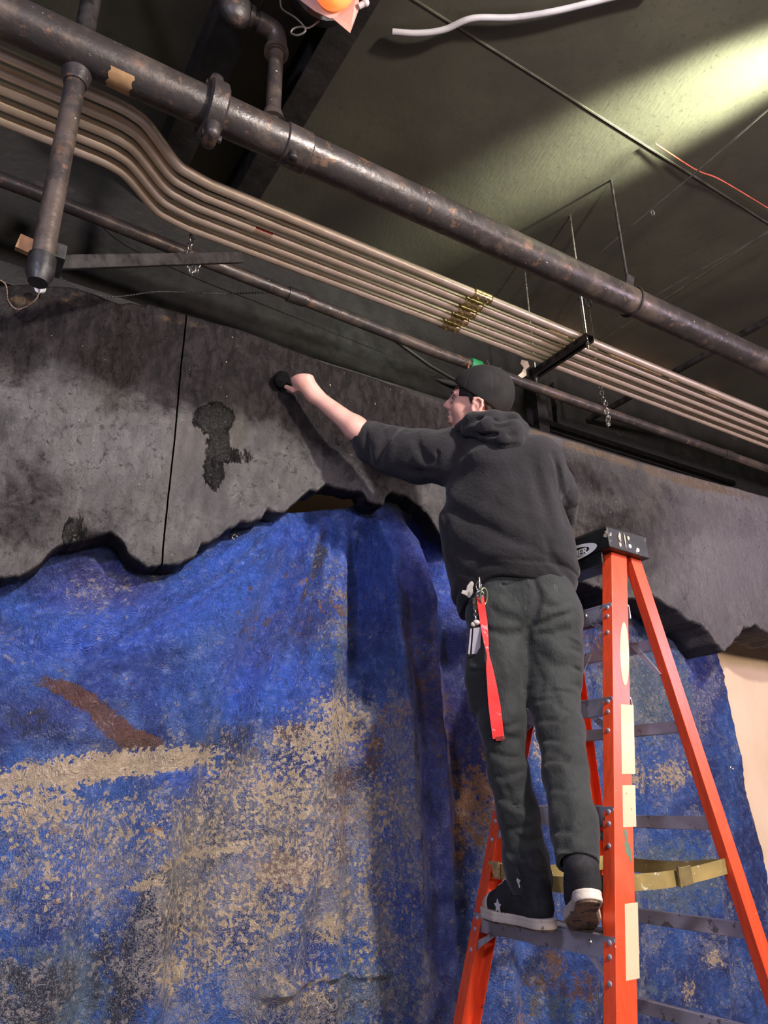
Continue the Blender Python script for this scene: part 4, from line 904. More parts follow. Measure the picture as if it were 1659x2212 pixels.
for (px, py, X_, ang) in ((1480, 1912, None, 0), (1074, 1880, None, 1)):
    if ang == 0: c = at(px, py, Y=yn(zS)+.026); MB().box((c[0], c[1]-.004, zS-.004), (.060, .005, .050), Matrix.Rotation(-.08, 3, 'Y'), .002).box((c[0]-.03, c[1]-.008, zS-.004), (.006, .006, .054)).build('buckle', simple('dull_buckle', (.22, .17, .07), .5, .4), st)
    else:
        p = (xf(zS)+.012, yfar(zS)-.052, zS); MB().box((p[0]-.005, p[1], p[2]), (.006, .05, .052), None, .002).build('buckle', MT['brass'], st)

# ------------------------------------------------------------------ the painter
def J(px, py, t): return at(px, py, t=t)
MSKIN = None
q = NM('skin'); c = q.mix(q.step(q.noise(14, 4), .35, .65), (.66, .34, .27), (.74, .42, .34))
MSKIN = q.fin(c, .48, 0, q.bump(q.noise(220, 3), .0006), Subsurface_Weight=.15, Subsurface_Scale=.01)
q = NM('charcoal_fleece'); n = q.noise(9, 5, .6)
MHOOD = q.fin(q.mix(q.step(n, .35, .65), (.0052, .0044, .0066), (.0092, .0078, .0110)), .9, 0, q.bump(q.math('ADD', q.noise(70, 5, .7), q.math('MULTIPLY', q.noise(16, 3), .9)), .004), Sheen_Weight=.12, Sheen_Roughness=.5)
q = NM('dark_green_work_cotton'); n = q.noise(7, 5, .6); z = q.noise(150, 4, .6, co=q.map(q.o, (1, 1, .4)))
cc = q.mix(q.step(n, .35, .65), (.0065, .0085, .0088), (.0155, .020, .0195)); cc = q.mix(q.math('MULTIPLY', q.step(q.noise(26, 6, .75, .5, co=q.map(q.o, (1, 1, .5))), .64, .72), .7), cc, (.10, .15, .10))
MTRO = q.fin(cc, .78, 0, q.bump(q.math('ADD', q.math('MULTIPLY', z, .3), q.noise(22, 5, .62)), .006), Sheen_Weight=.15)
MCAP = simple('black_cap_cotton', (.0075, .0064, .0064), .9, 0, .15, 5, .0006, 500)
MHAIR = simple('dark_brown_hair', (.012, .008, .007), .55, 0, .3, 60, .003, 120)
per = thing('person', 'person in black cap and charcoal hoodie standing on the ladder, painting the wall', 'person', (1.6, 1.7, 1.246))
# --- head frame
HO = J(1031, 884, 2.665)
hf = unit(-CR*.955+CF*.26+CU*.085); hu = unit(CU-hf*(CU@hf)); hl = np.cross(hu, hf); HR = np.stack([hf, hl, hu], 1)
def H(x, y, z): return HO+HR@np.array([x, y, z])
shL, shR = J(957, 975, 2.62), J(1165, 990, 2.47)
neck = J(1062, 935, 2.56)
elbL, wrL = J(818, 965, 2.74), J(678, 853, 2.80)
elbR = J(1215, 1085, 2.56); wrR = J(1215, 1150, 2.68)
bs = unit((shR-shL)*[1, 1, .3]); bf = unit(np.cross([0, 0, 1], bs)); bf = bf if bf[1] > 0 else -bf
pel = J(1128, 1290, 2.42)
pr = []
# torso, hips, legs (under the clothes)
pr += chain([J(1065, 1000, 2.53), J(1095, 1140, 2.46), pel], [.13, .125, .135], sq=(bf, 1.45), k=.04)
pr += [RC(shL, shR, .055, .055, k=.05), RC(neck, J(1068, 985, 2.52), .062, .075, k=.05)]
LL = [J(1088, 1345, 2.38), J(1073, 1450, 2.30), J(1086, 1560, 2.22), J(1104, 1690, 2.14), J(1136, 1860, 2.06), J(1148, 1930, 2.03)]
RL = [J(1185, 1345, 2.36), J(1195, 1450, 2.28), J(1205, 1550, 2.18), J(1225, 1690, 2.03), J(1247, 1850, 1.855), J(1256, 1895, 1.82)]
pr += chain(LL, [.07, .055, .045, .040, .030, .026], k=.03)+chain(RL, [.07, .055, .045, .040, .030, .026], k=.03)
# arms
pr += [RC(shL, elbL, .05, .042, k=.04), RC(elbL, elbL+(wrL-elbL)*.35, .042, .042, k=.03), RC(elbL+(wrL-elbL)*.35, wrL, .042, .0275, k=.03)]
pr += [RC(shR, elbR, .05, .042, k=.04), RC(elbR, wrR, .04, .026, k=.03)]
# neck and head
pr += [RC(H(-.030, 0, -.035), neck, .054, .058, k=.03)]
E_ = lambda x, y, z, a, b, c, k=.012, op='u': EL(H(x, y, z), (a, b, c), HR, op, k)
R_ = lambda a, b, ra, rb, k=.01, op='u': RC(H(*a), H(*b), ra, rb, op, k)
pr += [E_(-.008, 0, .050, .099, .076, .086), E_(.040, 0, -.012, .052, .060, .078, .02), R_((.078, 0, -.088), (.070, 0, -.090), .018, .020, .018)]
for s in (-1, 1):
    pr += [R_((.012, s*.052, -.050), (.068, s*.020, -.092), .016, .016, .02), R_((.005, s*.058, -.01), (.012, s*.052, -.05), .018, .016, .02), E_(.062, s*.036, -.004, .024, .019, .025, .018), R_((.086, s*.012, .050), (.074, s*.050, .047), .0095, .009, .014)]
    pr += [E_(.093, s*.031, .032, .014, .016, .010, .008, 's')]
    pr += [R_((.106, s*.009, .002), (.100, s*.012, -.001), .0080, .0065, .006)]
    # ear: rim, lobe, tragus, hollow
    def er(x, z, y=.0825): return (x*1.0-.005, s*(y-.10*min(x, 0)), z*.93-.004)
    pr += [E_(-.006, s*.077, -.003, .018, .0055, .029, .005)]
    rim = [er(.010, .020), er(.004, .033), er(-.010, .036), er(-.022, .026), er(-.024, .008), er(-.018, -.010), er(-.008, -.024), er(.002, -.027)]
    pr += [R_(rim[i], rim[i+1], .0048, .0048, .006) for i in range(len(rim)-1)]
    pr += [R_(er(.0, -.024, .076), er(.004, -.016, .075), .007, .006, .004), R_(er(-.006, .018, .078), er(-.012, -.006, .078), .0035, .0035, .003)]
    pr += [E_(-.003, s*.087, -.005, .008, .009, .014, .003, 's')]
pr += [R_((.088, 0, .044), (.110, 0, .018), .0080, .0080, .010), R_((.110, 0, .018), (.117, 0, .007), .0088, .0100, .006), R_((.104, 0, .004), (.097, 0, -.018), .009, .008, .010)]
pr += [E_(.090, 0, -.044, .012, .027, .022, .01), E_(.0985, 0, -.0355, .0085, .020, .0055, .004), E_(.0950, 0, -.0520, .0085, .018, .0062, .004), E_(.104, 0, -.0435, .010, .022, .0024, .003, 's')]
pr += [R_((.092, -.02, -.064), (.092, .02, -.064), .004, .004, .006, 's')]
# left hand closed round the sponge
hd = unit(wrL-elbL); hc = J(657, 824, 2.80)
pr += [RC(wrL, hc, .028, .040, k=.03, sq=(CF, 1.25)), RC(J(643, 822, 2.812), J(667, 805, 2.812), .025, .024, k=.015)]
for k_ in range(4):
    f_ = k_/3; b0 = J(631+30*f_, 812-20*f_, 2.815); r0 = (.0112, .0118, .0115, .0102)[k_]; L_ = (.031, .035, .034, .028)[k_]
    m0 = b0+(-CR*.60+CU*.40)*L_+CF*.018; m1 = m0+CF*.018+(-CR*.45-CU*.6)*.020; m2 = m1+(CR*.15-CU*.8)*.016
    pr += [RC(J(642+20*f_, 820-18*f_, 2.81), b0, r0*1.0, r0*1.08, k=.008), RC(b0, m0, r0*1.0, r0*.95, k=.006), RC(m0, m1, r0*.95, r0*.85, k=.004), RC(m1, m2, r0*.85, r0*.7, k=.003)]
t0 = J(653, 838, 2.80); t1 = J(633, 843, 2.815); t2 = J(617, 835, 2.835)
pr += [RC(t0, t1, .013, .011, k=.012), RC(t1, t2, .011, .009, k=.005)]
# right hand resting on the ladder cap
hR = np.array([1.925, 1.83, 2.450]); pr += [RC(wrR, hR, .026, .030, k=.02, sq=((0, 0, 1), 1.2))]
for k_ in range(4):
    b0 = hR+np.array([.012+.004*k_, -.028+.019*k_, .004]); m0 = b0+np.array([.034, .004, .002]); m1 = m0+np.array([.022, .004, -.010])
    pr += [RC(hR, b0, .014, .0105, k=.01), RC(b0, m0, .0102, .009, k=.005), RC(m0, m1, .009, .0075, k=.004)]
pr += [RC(hR+np.array([0, .02, 0]), hR+np.array([.0, .062, -.006]), .013, .0095, k=.01)]
body = sdf_obj('body', pr, (.93, 1.32, 1.30), (2.04, 2.38, 3.08), .0036, MSKIN, per, margin=.012)
# eyes, brows, hair
for s in (-1, 1):
    MB().ball(H(.0745, s*.031, .0315), .0115, seg=18).build('eye', simple('eye_white', (.34, .29, .28), .3, 0, .05), per, smooth=True)
    MB().ball(H(.0855, s*.0325, .0315), .0045, seg=12).build('iris', simple('brown_iris', (.03, .015, .01), .2), per, smooth=True)
    MB().tube([H(.0965, s*.012, .048), H(.0940, s*.028, .053), H(.0830, s*.047, .050)], .002, 8, rr=[.0016, .0022, .0012]).build('eyebrow', MHAIR, per, smooth=True)
hr = [EL(H(-.010, 0, .050), (.104, .081, .090), HR, k=.0)]
for s in (-1, 1): hr += [R_((.026, s*.068, .030), (.018, s*.069, -.002), .009, .0045, .006)]
hr += [R_((-.075, 0, -.005), (-.066, 0, -.035), .030, .022, .02), R_((-.045, .055, .0), (-.045, .050, -.020), .016, .012, .015), R_((-.045, -.055, .0), (-.045, -.050, -.020), .016, .012, .015)]
def hairpost(P, d):
    L_ = (P-HO)@HR; front = L_[:, 0]-(.030+.0*L_[:, 2]); cut = (.030-L_[:, 2])-np.maximum(0, .0-L_[:, 0])*3.2
    side = np.minimum(L_[:, 0]-.006, 9)
    keep = np.where(L_[:, 2] > .035, L_[:, 0]-.062, np.where((L_[:, 0] > .008) & (L_[:, 0] < .030-(.050-L_[:, 2])*.35) & (np.abs(L_[:, 1]) > .05), -9, np.where(L_[:, 0] < -.036, -9, .02)))
    return np.maximum(d, keep)
sdf_obj('hair', hr, HO-.16, HO+.19, .0035, MHAIR, per, post=hairpost, margin=.03)
# cap: crown and brim
cpn = unit(hu*.93-hf*(-.36)*-1.0)  # crown base plane rises towards the forehead
cpn = unit(hu*.88-hf*.47); base = H(.0, 0, .037)
cp = [EL(H(-.014, 0, .050), (.116, .090, .101), HR, k=0), EL(H(-.020, 0, .085), (.096, .080, .070), HR, k=.03)]
def capm(P):
    L_ = (P-HO)@HR; an = np.arctan2(L_[:, 1], L_[:, 0]+.014); dd = .0016*np.exp(-(np.abs(((an/(math.pi/3)+.5) % 1)-.5)*math.pi/3*.1/.0025)**2)
    return dd*np.clip((L_[:, 2]-.03)/.03, 0, 1)
cap = sdf_obj('cap', cp, HO-.17, HO+.2, .0035, MCAP, per, mods=[capm], post=lambda P, d: np.maximum(d, -((P-base)@cpn)), margin=.01)
MB().ball(H(-.016, 0, .157), .007, (1, 1, .5)).build('cap_button', MCAP, cap, smooth=True)
m = MB(); NU, NV = 28, 8; top = []; bot = []
for i in range(NU+1):
    u_ = -1+2*i/NU; r1, r2 = [], []
    for j in range(NV+1):
        v_ = j/NV; y = .074*u_*(1-.10*v_*v_); xb = -.014+.106*math.sqrt(max(0, 1-(y/.088)**2))-.004; ln = .072*(1-abs(u_)**2.6)**.55
        x = xb+v_*ln; zz = .094+.014*v_-.034*u_*u_*(1-.1*v_)-.008*v_*v_
        r1.append(m.bm.verts.new(tuple(H(x, y, zz+.0018)))); r2.append(m.bm.verts.new(tuple(H(x, y, zz-.0018))))
    top.append(r1); bot.append(r2)
for G_, fl_ in ((top, 0), (bot, 1)):
    for i in range(NU):
        for j in range(NV): m.bm.faces.new((G_[i][j], G_[i+1][j], G_[i+1][j+1], G_[i][j+1]))
for i in range(NU): m.bm.faces.new((top[i][NV], bot[i][NV], bot[i+1][NV], top[i+1][NV]))
m.build('brim', MCAP, cap, smooth=True, sharp=50)
# --- hoodie
hm = J(1112, 1262, 2.43)
hp = chain([J(1113, 1330, 2.42), J(1098, 1185, 2.46), J(1083, 1080, 2.49)], [.194, .206, .192], sq=(bf, 1.5), k=.05)
hp += [RC(J(985, 985, 2.60), J(1155, 1000, 2.48), .088, .090, k=.06), RC(J(1062, 945, 2.56), J(1070, 1000, 2.52), .075, .12, k=.05), RC(J(985, 955, 2.60), J(1040, 935, 2.57), .045, .05, k=.03)]
hp += [RC(J(1110, 1150, 2.45), J(1172, 1258, 2.42), .135, .100, k=.06, sq=(bf, 1.2)), RC(J(985, 1130, 2.5), J(1020, 1255, 2.46), .055, .05, k=.06)]
# left sleeve
hp += chain([J(962, 988, 2.61), J(905, 983, 2.67), J(850, 973, 2.72), J(806, 955, 2.755), J(782, 937, 2.775)], [.098, .090, .086, .072, .050], k=.03)
hp += [RC(J(900, 1000, 2.66), J(838, 985, 2.71), .072, .062, k=.025), RC(J(782, 937, 2.775), J(764, 922, 2.79), .044, .037, k=.012), EL(J(800, 975, 2.74), (.045, .045, .045), k=.02)]
# right sleeve
hp += chain([J(1158, 1000, 2.48), J(1195, 1050, 2.53), J(1214, 1090, 2.57)], [.082, .068, .055], k=.03)
hp += [EL(J(1226, 1070, 2.53), (.042, .042, .042), k=.015), RC(J(1224, 1068, 2.52), J(1243, 1084, 2.53), .028, .014, k=.012), RC(J(1222, 1098, 2.57), J(1226, 1122, 2.60), .036, .030, k=.012), RC(J(1216, 1045, 2.5), J(1238, 1062, 2.51), .022, .012, k=.012)]
def S_(px, py, t): return J(px, py, t)
cm = []
HP0 = list(hp)
def ck(pts, w, dep): cm.append(crease([surfpt(HP0, p[0], p[1]) for p in pts], w, dep))
ck([(859, 922, 2.64), (838, 944, 2.645), (816, 1000, 2.67)], .016, .022); ck([(875, 928, 2.63), (850, 960, 2.635), (842, 1005, 2.65)], .014, -.010)
ck([(892, 948, 2.60), (920, 992, 2.56), (942, 1002, 2.53)], .015, .014); ck([(880, 940, 2.60), (905, 1000, 2.58), (930, 1030, 2.56)], .018, -.008)
ck([(942, 926, 2.58), (946, 983, 2.52), (941, 1052, 2.55)], .007, .010); ck([(800, 912, 2.70), (790, 950, 2.70), (800, 990, 2.71)], .012, .010)
ck([(790, 908, 2.74), (776, 930, 2.735), (768, 955, 2.755)], .006, .010); ck([(820, 915, 2.68), (812, 960, 2.68), (808, 995, 2.69)], .013, -.009)
ck([(868, 1010, 2.66), (900, 1020, 2.64), (940, 1020, 2.58)], .014, .012)
ck([(937, 1061, 2.54), (977, 1100, 2.42), (1059, 1144, 2.33), (1168, 1200, 2.32), (1230, 1245, 2.35)], .020, .012)
ck([(945, 1045, 2.54), (1000, 1085, 2.40), (1080, 1120, 2.34), (1160, 1160, 2.33)], .026, -.010)
ck([(950, 1110, 2.50), (1000, 1160, 2.40), (1080, 1205, 2.34), (1170, 1235, 2.33)], .020, -.008)
ck([(960, 1160, 2.46), (1010, 1200, 2.38), (1080, 1225, 2.34)], .018, .008)
ck([(1194, 983, 2.42), (1211, 1052, 2.45), (1222, 1130, 2.45)], .013, .020); ck([(1170, 1010, 2.38), (1190, 1080, 2.38), (1205, 1160, 2.38)], .022, -.010)
ck([(1150, 990, 2.38), (1165, 1060, 2.36), (1195, 1150, 2.35)], .018, .007); ck([(1010, 985, 2.46), (1060, 1000, 2.40), (1120, 1000, 2.38)], .03, -.006)
ck([(1230, 1060, 2.50), (1215, 1080, 2.50)], .008, .010); ck([(1205, 1040, 2.47), (1228, 1090, 2.52)], .008, .008)
for P_, w_, d_ in (([(1000, 960), (1010, 1010), (985, 1060)], .022, .006), ([(1040, 1000), (1050, 1080), (1020, 1150)], .03, -.005), ([(1110, 1010), (1135, 1090), (1150, 1170)], .022, .005), ([(1175, 1150), (1190, 1200), (1225, 1240)], .012, .008),
                   ([(965, 1190), (985, 1225), (1020, 1245)], .010, .008), ([(1030, 1225), (1090, 1218), (1150, 1228)], .010, .005), ([(1060, 1060), (1110, 1100), (1170, 1120)], .020, -.005), ([(825, 925), (835, 950), (830, 975)], .010, .008), ([(905, 935), (900, 965), (880, 990)], .010, .010),
                   ([(955, 1080), (965, 1130), (970, 1180)], .014, .006), ([(1130, 1180), (1180, 1215), (1228, 1262)], .012, -.006)):
    ck(P_, w_, d_)
hz = J(1128, 1247, 2.33)[2]; hcx = J(1120, 1262, 2.42)
def hempost(P, d):
    u_ = (P-hcx)@bs/.2; back = np.clip(-(P-hcx)@bf/.12, -1, 1)
    zc = hz-.052*np.abs(u_)**2.4-.010*np.sin(u_*5)+.012*u_-(1-back)*.012
    h_ = P[:, 2]-zc; tors = P[:, 2] < 2.42; far = np.linalg.norm((P-hcx)[:, :2], axis=1) < .34
    d = d+np.where(tors & far, .006*np.exp(-((h_-.046)/.006)**2)+.010*np.clip(1-h_/.05, 0, 1)**1.5-.006*np.exp(-((h_-.075)/.02)**2), 0)
    d = d+(fbm(P[:, 0]*9, P[:, 1]*9, P[:, 2]*7, 2))*.005
    d = np.maximum(d, -(d+.022)); d = np.maximum(d, np.where(tors & far, -h_, -9))
    cu = (P-J(764, 922, 2.79))@unit(wrL-elbL); near = np.linalg.norm(P-J(764, 922, 2.79), axis=1) < .12; d = np.maximum(d, np.where(near, cu-.002, -9))
    c2 = J(1226, 1122, 2.60); cu = (P-c2)@unit(wrR-elbR); near = np.linalg.norm(P-c2, axis=1) < .08
    return np.maximum(d, np.where(near, cu-.008, -9))
hoodie = sdf_obj('hoodie', hp, (1.10, 1.34, 2.10), (1.95, 2.30, 2.92), .0042, MHOOD, per, mods=cm, post=hempost, margin=.04, smooth=2)
# hood lying on the back
ho = chain([J(992, 926, 2.56), J(1022, 908, 2.50), J(1065, 906, 2.455), J(1108, 910, 2.455), J(1128, 925, 2.49)], [.020, .026, .030, .028, .024], k=.014)
ho += chain([J(1012, 930, 2.51), J(1055, 925, 2.44), J(1105, 930, 2.43), J(1124, 945, 2.46)], [.026, .034, .036, .026], k=.012)
ho += chain([J(1048, 942, 2.45), J(1088, 948, 2.42), J(1112, 955, 2.43), J(1100, 965, 2.44)], [.022, .034, .030, .024], k=.012)
ho += [RC(J(1070, 930, 2.50), J(1100, 940, 2.49), .06, .055, k=.03)]
hk_ = [crease([surfpt(ho, p[0], p[1]) for p in P_], w, d) for P_, w, d in (([(1030, 906, 2.46), (1079, 910, 2.42), (1125, 903, 2.43)], .007, .012), ([(1015, 932, 2.47), (1057, 940, 2.40), (1108, 941, 2.385)], .008, .016), ([(1030, 920, 2.45), (1080, 922, 2.40), (1120, 918, 2.42)], .008, .006), ([(1060, 952, 2.42), (1090, 962, 2.39), (1118, 960, 2.40)], .007, .008))]
sdf_obj('hood', ho, J(1065, 935, 2.47)-.22, J(1065, 935, 2.47)+.22, .004, MHOOD, hoodie, mods=hk_, margin=.03, post=lambda P, d: d+fbm(P[:, 0]*16, P[:, 1]*16, P[:, 2]*16, 2)*.004)
# --- trousers
tp = [RC(J(1110, 1250, 2.43), J(1150, 1250, 2.41), .125, .125, k=.03, sq=(bf, 1.15)), RC(J(1085, 1325, 2.39), J(1183, 1325, 2.36), .112, .106, k=.05)]
LT = [J(1082, 1345, 2.38), J(1073, 1450, 2.30), J(1084, 1560, 2.22), J(1099, 1670, 2.15), J(1120, 1757, 2.10), J(1136, 1860, 2.06), J(1146, 1925, 2.03)]
RT = [J(1190, 1345, 2.36), J(1195, 1410, 2.31), J(1195, 1500, 2.24), J(1211, 1580, 2.15), J(1221, 1670, 2.05), J(1239, 1780, 1.93), J(1250, 1885, 1.82)]
tp += chain(LT, [.108, .092, .070, .056, .057, .058, .054], k=.025)+chain(RT, [.100, .088, .074, .065, .062, .060, .055], k=.025)
tp += [RC(J(1028, 1470, 2.28), J(1034, 1525, 2.25), .034, .032, k=.012), RC(J(1240, 1395, 2.28), J(1240, 1480, 2.23), .030, .026, k=.010), RC(J(1135, 1900, 2.05), J(1160, 1900, 2.03), .045, .040, k=.02)]
tm = []
TP0 = list(tp)
def tk(pts, w, dep): tm.append(crease([surfpt(TP0, p[0], p[1]) for p in pts], w, dep*.95))
tk([(1151, 1248, 2.27), (1166, 1291, 2.26), (1155, 1330, 2.26), (1140, 1358, 2.28), (1136, 1400, 2.29)], .010, .016)
tk([(1142, 1358, 2.27), (1189, 1340, 2.25), (1238, 1321, 2.28)], .010, .014); tk([(1138, 1362, 2.27), (1095, 1375, 2.22), (1050, 1362, 2.25)], .012, .010)
tk([(1042, 1250, 2.29), (1091, 1266, 2.26), (1134, 1252, 2.26)], .005, .008); tk([(1050, 1262, 2.28), (1091, 1278, 2.26), (1130, 1266, 2.26)], .008, -.006)
tk([(1012, 1448, 2.25), (1040, 1452, 2.22)], .006, .012); tk([(1016, 1440, 2.25), (1040, 1444, 2.22)], .006, -.008); tk([(1038, 1450, 2.23), (1042, 1545, 2.2)], .006, .009)
tk([(1232, 1375, 2.25), (1256, 1390, 2.26)], .007, -.01); tk([(1234, 1400, 2.24), (1256, 1410, 2.25)], .007, .012); tk([(1234, 1440, 2.23), (1256, 1452, 2.24)], .007, .010); tk([(1236, 1480, 2.2), (1254, 1482, 2.22)], .007, .010)
tk([(1150, 1400, 2.26), (1200, 1440, 2.2), (1240, 1430, 2.22)], .018, .006)
for (x0, y0, x1, y1, t_, d_) in ((1155, 1515, 1235, 1500, 2.12, .006), (1165, 1560, 1250, 1540, 2.07, .008), (1170, 1600, 1250, 1590, 2.04, .007), (1172, 1650, 1255, 1625, 2.0, .007), (1180, 1710, 1262, 1690, 1.94, .006), (1190, 1800, 1280, 1780, 1.84, .007), (1200, 1830, 1285, 1840, 1.80, .007),
                                 (1045, 1575, 1125, 1560, 2.14, .007), (1050, 1620, 1130, 1640, 2.10, .008), (1060, 1680, 1130, 1665, 2.08, .007), (1070, 1720, 1150, 1740, 2.05, .007), (1085, 1790, 1165, 1775, 2.02, .007), (1095, 1840, 1172, 1850, 1.99, .009), (1100, 1870, 1178, 1875, 1.985, .009), (1105, 1900, 1180, 1895, 1.98, .009)):
    tk([(x0, y0, t_), ((x0+x1)/2, (y0+y1)/2+6, t_-.015), (x1, y1, t_)], .010, d_); tk([(x0, y0+14, t_), ((x0+x1)/2, (y0+y1)/2+20, t_-.015), (x1, y1+14, t_)], .012, -d_*.6)
for P_, w_, d_ in (([(1050, 1300), (1080, 1330), (1130, 1345)], .014, .007), ([(1030, 1330), (1060, 1350), (1110, 1352)], .012, -.006), ([(1160, 1300), (1190, 1312), (1235, 1300)], .012, .007), ([(1165, 1370), (1200, 1372), (1240, 1352)], .012, .009),
                   ([(1150, 1420), (1170, 1470), (1165, 1510)], .012, .007), ([(1060, 1400), (1080, 1470), (1070, 1540)], .018, .005), ([(1110, 1420), (1120, 1480), (1110, 1540)], .014, -.005), ([(1190, 1480), (1210, 1530), (1245, 1545)], .010, .007),
                   ([(1165, 1500), (1200, 1492), (1244, 1498)], .006, .006), ([(1060, 1540), (1090, 1590), (1125, 1600)], .010, .008), ([(1070, 1630), (1100, 1600), (1130, 1590)], .010, .008), ([(1195, 1620), (1230, 1650), (1262, 1650)], .012, .007), ([(1205, 1700), (1225, 1760), (1215, 1830)], .014, .006),
                   ([(1090, 1690), (1110, 1740), (1150, 1760)], .010, .008), ([(1110, 1800), (1140, 1820), (1172, 1810)], .008, .009), ([(1105, 1850), (1140, 1880), (1178, 1870)], .008, .010), ([(1112, 1895), (1145, 1905), (1180, 1885)], .007, .009)):
    tk(P_, w_, d_)
aL, aR = LT[-1], J(1247, 1868, 1.84); dL, dR = unit(LT[-1]-LT[-3]), unit(RT[-1]-RT[-2])
def tpost(P, d):
    d = d+fbm(P[:, 0]*12+P[:, 2]*4, P[:, 1]*12, P[:, 2]*13, 3)*.006
    d = np.maximum(d, P[:, 2]-2.30)
    low = P[:, 2] < 1.6; sh = np.maximum(d, -(d+.011)); d = np.where(low, sh, d)
    nl = np.linalg.norm(P-aL, axis=1) < .14; d = np.maximum(d, np.where(nl, (P-aL)@dL-.004, -9))
    nr = np.linalg.norm(P-aR, axis=1) < .14; return np.maximum(d, np.where(nr, (P-aR)@dR, -9))
tro = sdf_obj('cargo_trousers', tp, (1.27, 1.28, 1.28), (1.86, 1.98, 2.34), .0042, MTRO, per, mods=tm, post=tpost, margin=.04, smooth=1)
# paint smears and label patch on the trousers
def patch(name, px, py, t, w, h, col, par, rot=0, seed=0, th=.0012, n=16):
    c_ = J(px, py, t); rr = np.random.RandomState(seed); ca, sa_ = math.cos(rot), math.sin(rot); poly = []
    for i in range(n):
        a_ = 2*math.pi*i/n; r = 1+(rr.rand()-.5)*.5; x, y = math.cos(a_)*w*r, math.sin(a_)*h*r; poly.append(c_+CR*(x*ca-y*sa_)+CU*(x*sa_+y*ca))
    return MB().prism(poly, CF*th).build(name, col, par)
MLAB = simple('grey_label', (.10, .11, .14), .6)
# --- shoes
MCANV = simple('black_canvas', (.012, .012, .015), .8, 0, .3, 30, .001, 300)
MRUB = wear('dirty_white_rubber', (.60, .52, .44), (.22, .15, .11), .55, 0, .60, 26, .12)
MOUT = wear('brown_outsole', (.20, .13, .08), (.05, .035, .03), .7, 0, .55, 30, .3, .003, 160)
MLACE = simple('white_lace', (.66, .63, .64), .7, 0, .1)
def shoe(heel, toe, up, L, name, ank, topr):
    x_ = unit(toe-heel); z_ = unit(up-x_*(up@x_)); y_ = np.cross(z_, x_); R = np.stack([x_, y_, z_], 1); k_ = L/.30
    def G(x, y, z): return heel+R@(np.array([x, y, z])*k_)
    cs = [(.034, 0, .033), (.10, .002, .031), (.19, .004, .046), (.245, .002, .040), (.262, 0, .034)]
    def d2(P, grow=0):
        Q = ((P-heel)@R)/k_; d = np.full(len(Q), 9.)
        for (ax, ay, ar), (bx, by, br) in zip(cs, cs[1:]):
            dx, dy = bx-ax, by-ay; t = np.clip(((Q[:, 0]-ax)*dx+(Q[:, 1]-ay)*dy)/(dx*dx+dy*dy), 0, 1)
            d = np.minimum(d, np.hypot(Q[:, 0]-ax-t*dx, Q[:, 1]-ay-t*dy)-(ar+(br-ar)*t+grow))
        return d, Q
    def fs(z0, z1, grow):
        def f(P):
            d, Q = d2(P, grow); h = np.abs(Q[:, 2]-(z0+z1)/2)-(z1-z0)/2
            return np.where((d > 0) & (h > 0), np.hypot(np.maximum(d, 0), np.maximum(h, 0)), np.maximum(d, h))*k_-.002
        return f
    ctr = G(.15, 0, .06); box = .21
    up_ = chain([G(.262, 0, .030), G(.225, .002, .037), G(.18, .003, .050), G(.135, .002, .072), G(.095, 0, .098)], [.026*k_, .034*k_, .039*k_, .040*k_, .040*k_], k=.012)
    up_ += chain([G(.042, 0, .045), G(.048, 0, .09), G(.062, 0, .13), G(.070, 0, .165)], [.035*k_, .034*k_, .036*k_, .037*k_], k=.015)+[RC(G(.066, 0, .14), ank, .037*k_, topr, k=.02)]
    up_ += [RC(G(.05, 0, .05), G(.15, 0, .05), .038*k_, .042*k_, k=.015), RC(G(.07, 0, .12), G(.11, 0, .085), .036*k_, .038*k_, k=.015)]
    o = sdf_obj(name, up_, ctr-box, ctr+box, .0032, MCANV, per, post=lambda P, d: np.maximum(d, .012*k_-(P-heel)@z_), margin=.01)
    f1 = (fs(.003, .024, .0), ctr, .2, 'u', 0)
    def gm(P):
        Q = ((P-heel)@R)/k_; return .0012*np.exp(-((Q[:, 2]-.016)/.0015)**2)
    sdf_obj('rubber_sole', [f1], ctr-box, ctr+box, .0026, MRUB, o, mods=[gm], margin=.01)
    sdf_obj('outsole', [(fs(-.0025, .001, -.005), ctr, .2, 'u', 0)], ctr-box, ctr+box, .0026, MOUT, o, margin=.01)
    tc_ = chain([G(.262, 0, .030), G(.240, .002, .034)], [.0290*k_, .036*k_], k=.01)
    sdf_obj('toe_cap', tc_, G(.26, 0, .03)-.07, G(.26, 0, .03)+.07, .0026, MRUB, o, post=lambda P, d: np.maximum(np.maximum(d, .232*k_-(P-heel)@x_), .015*k_-(P-heel)@z_), margin=.01)
    la = []
    for i in range(5):
        f_ = i/4; xx = .195-.088*f_; zz = .090+.052*f_; la.append([G(xx, -.020, zz-.006), G(xx-.003, 0, zz+.003), G(xx, .020, zz-.006)])
    for p_ in la: MB().tube(p_, .0028, 6).build('lace', MLACE, o, smooth=True)
    MB().tube(spline([G(.105, .012, .145), G(.11, .034, .138), G(.125, .040, .118), G(.115, .036, .10), G(.105, .02, .135)], 6), .0026, 6).build('lace', MLACE, o, smooth=True)
    return o, G, R
sL, GL, RLs = shoe(np.array([1.516, 1.628, 1.249]), np.array([1.556, 1.945, 1.249]), np.array([0, 0, 1.]), .318, 'left_shoe', J(1143, 1900, 2.055), .028)
sR, GR, RRs = shoe(np.array([1.452, 1.420, 1.345]), np.array([1.628, 1.632, 1.238]), np.array([0, 0, 1.]), .300, 'right_shoe', J(1253, 1872, 1.83), .042)
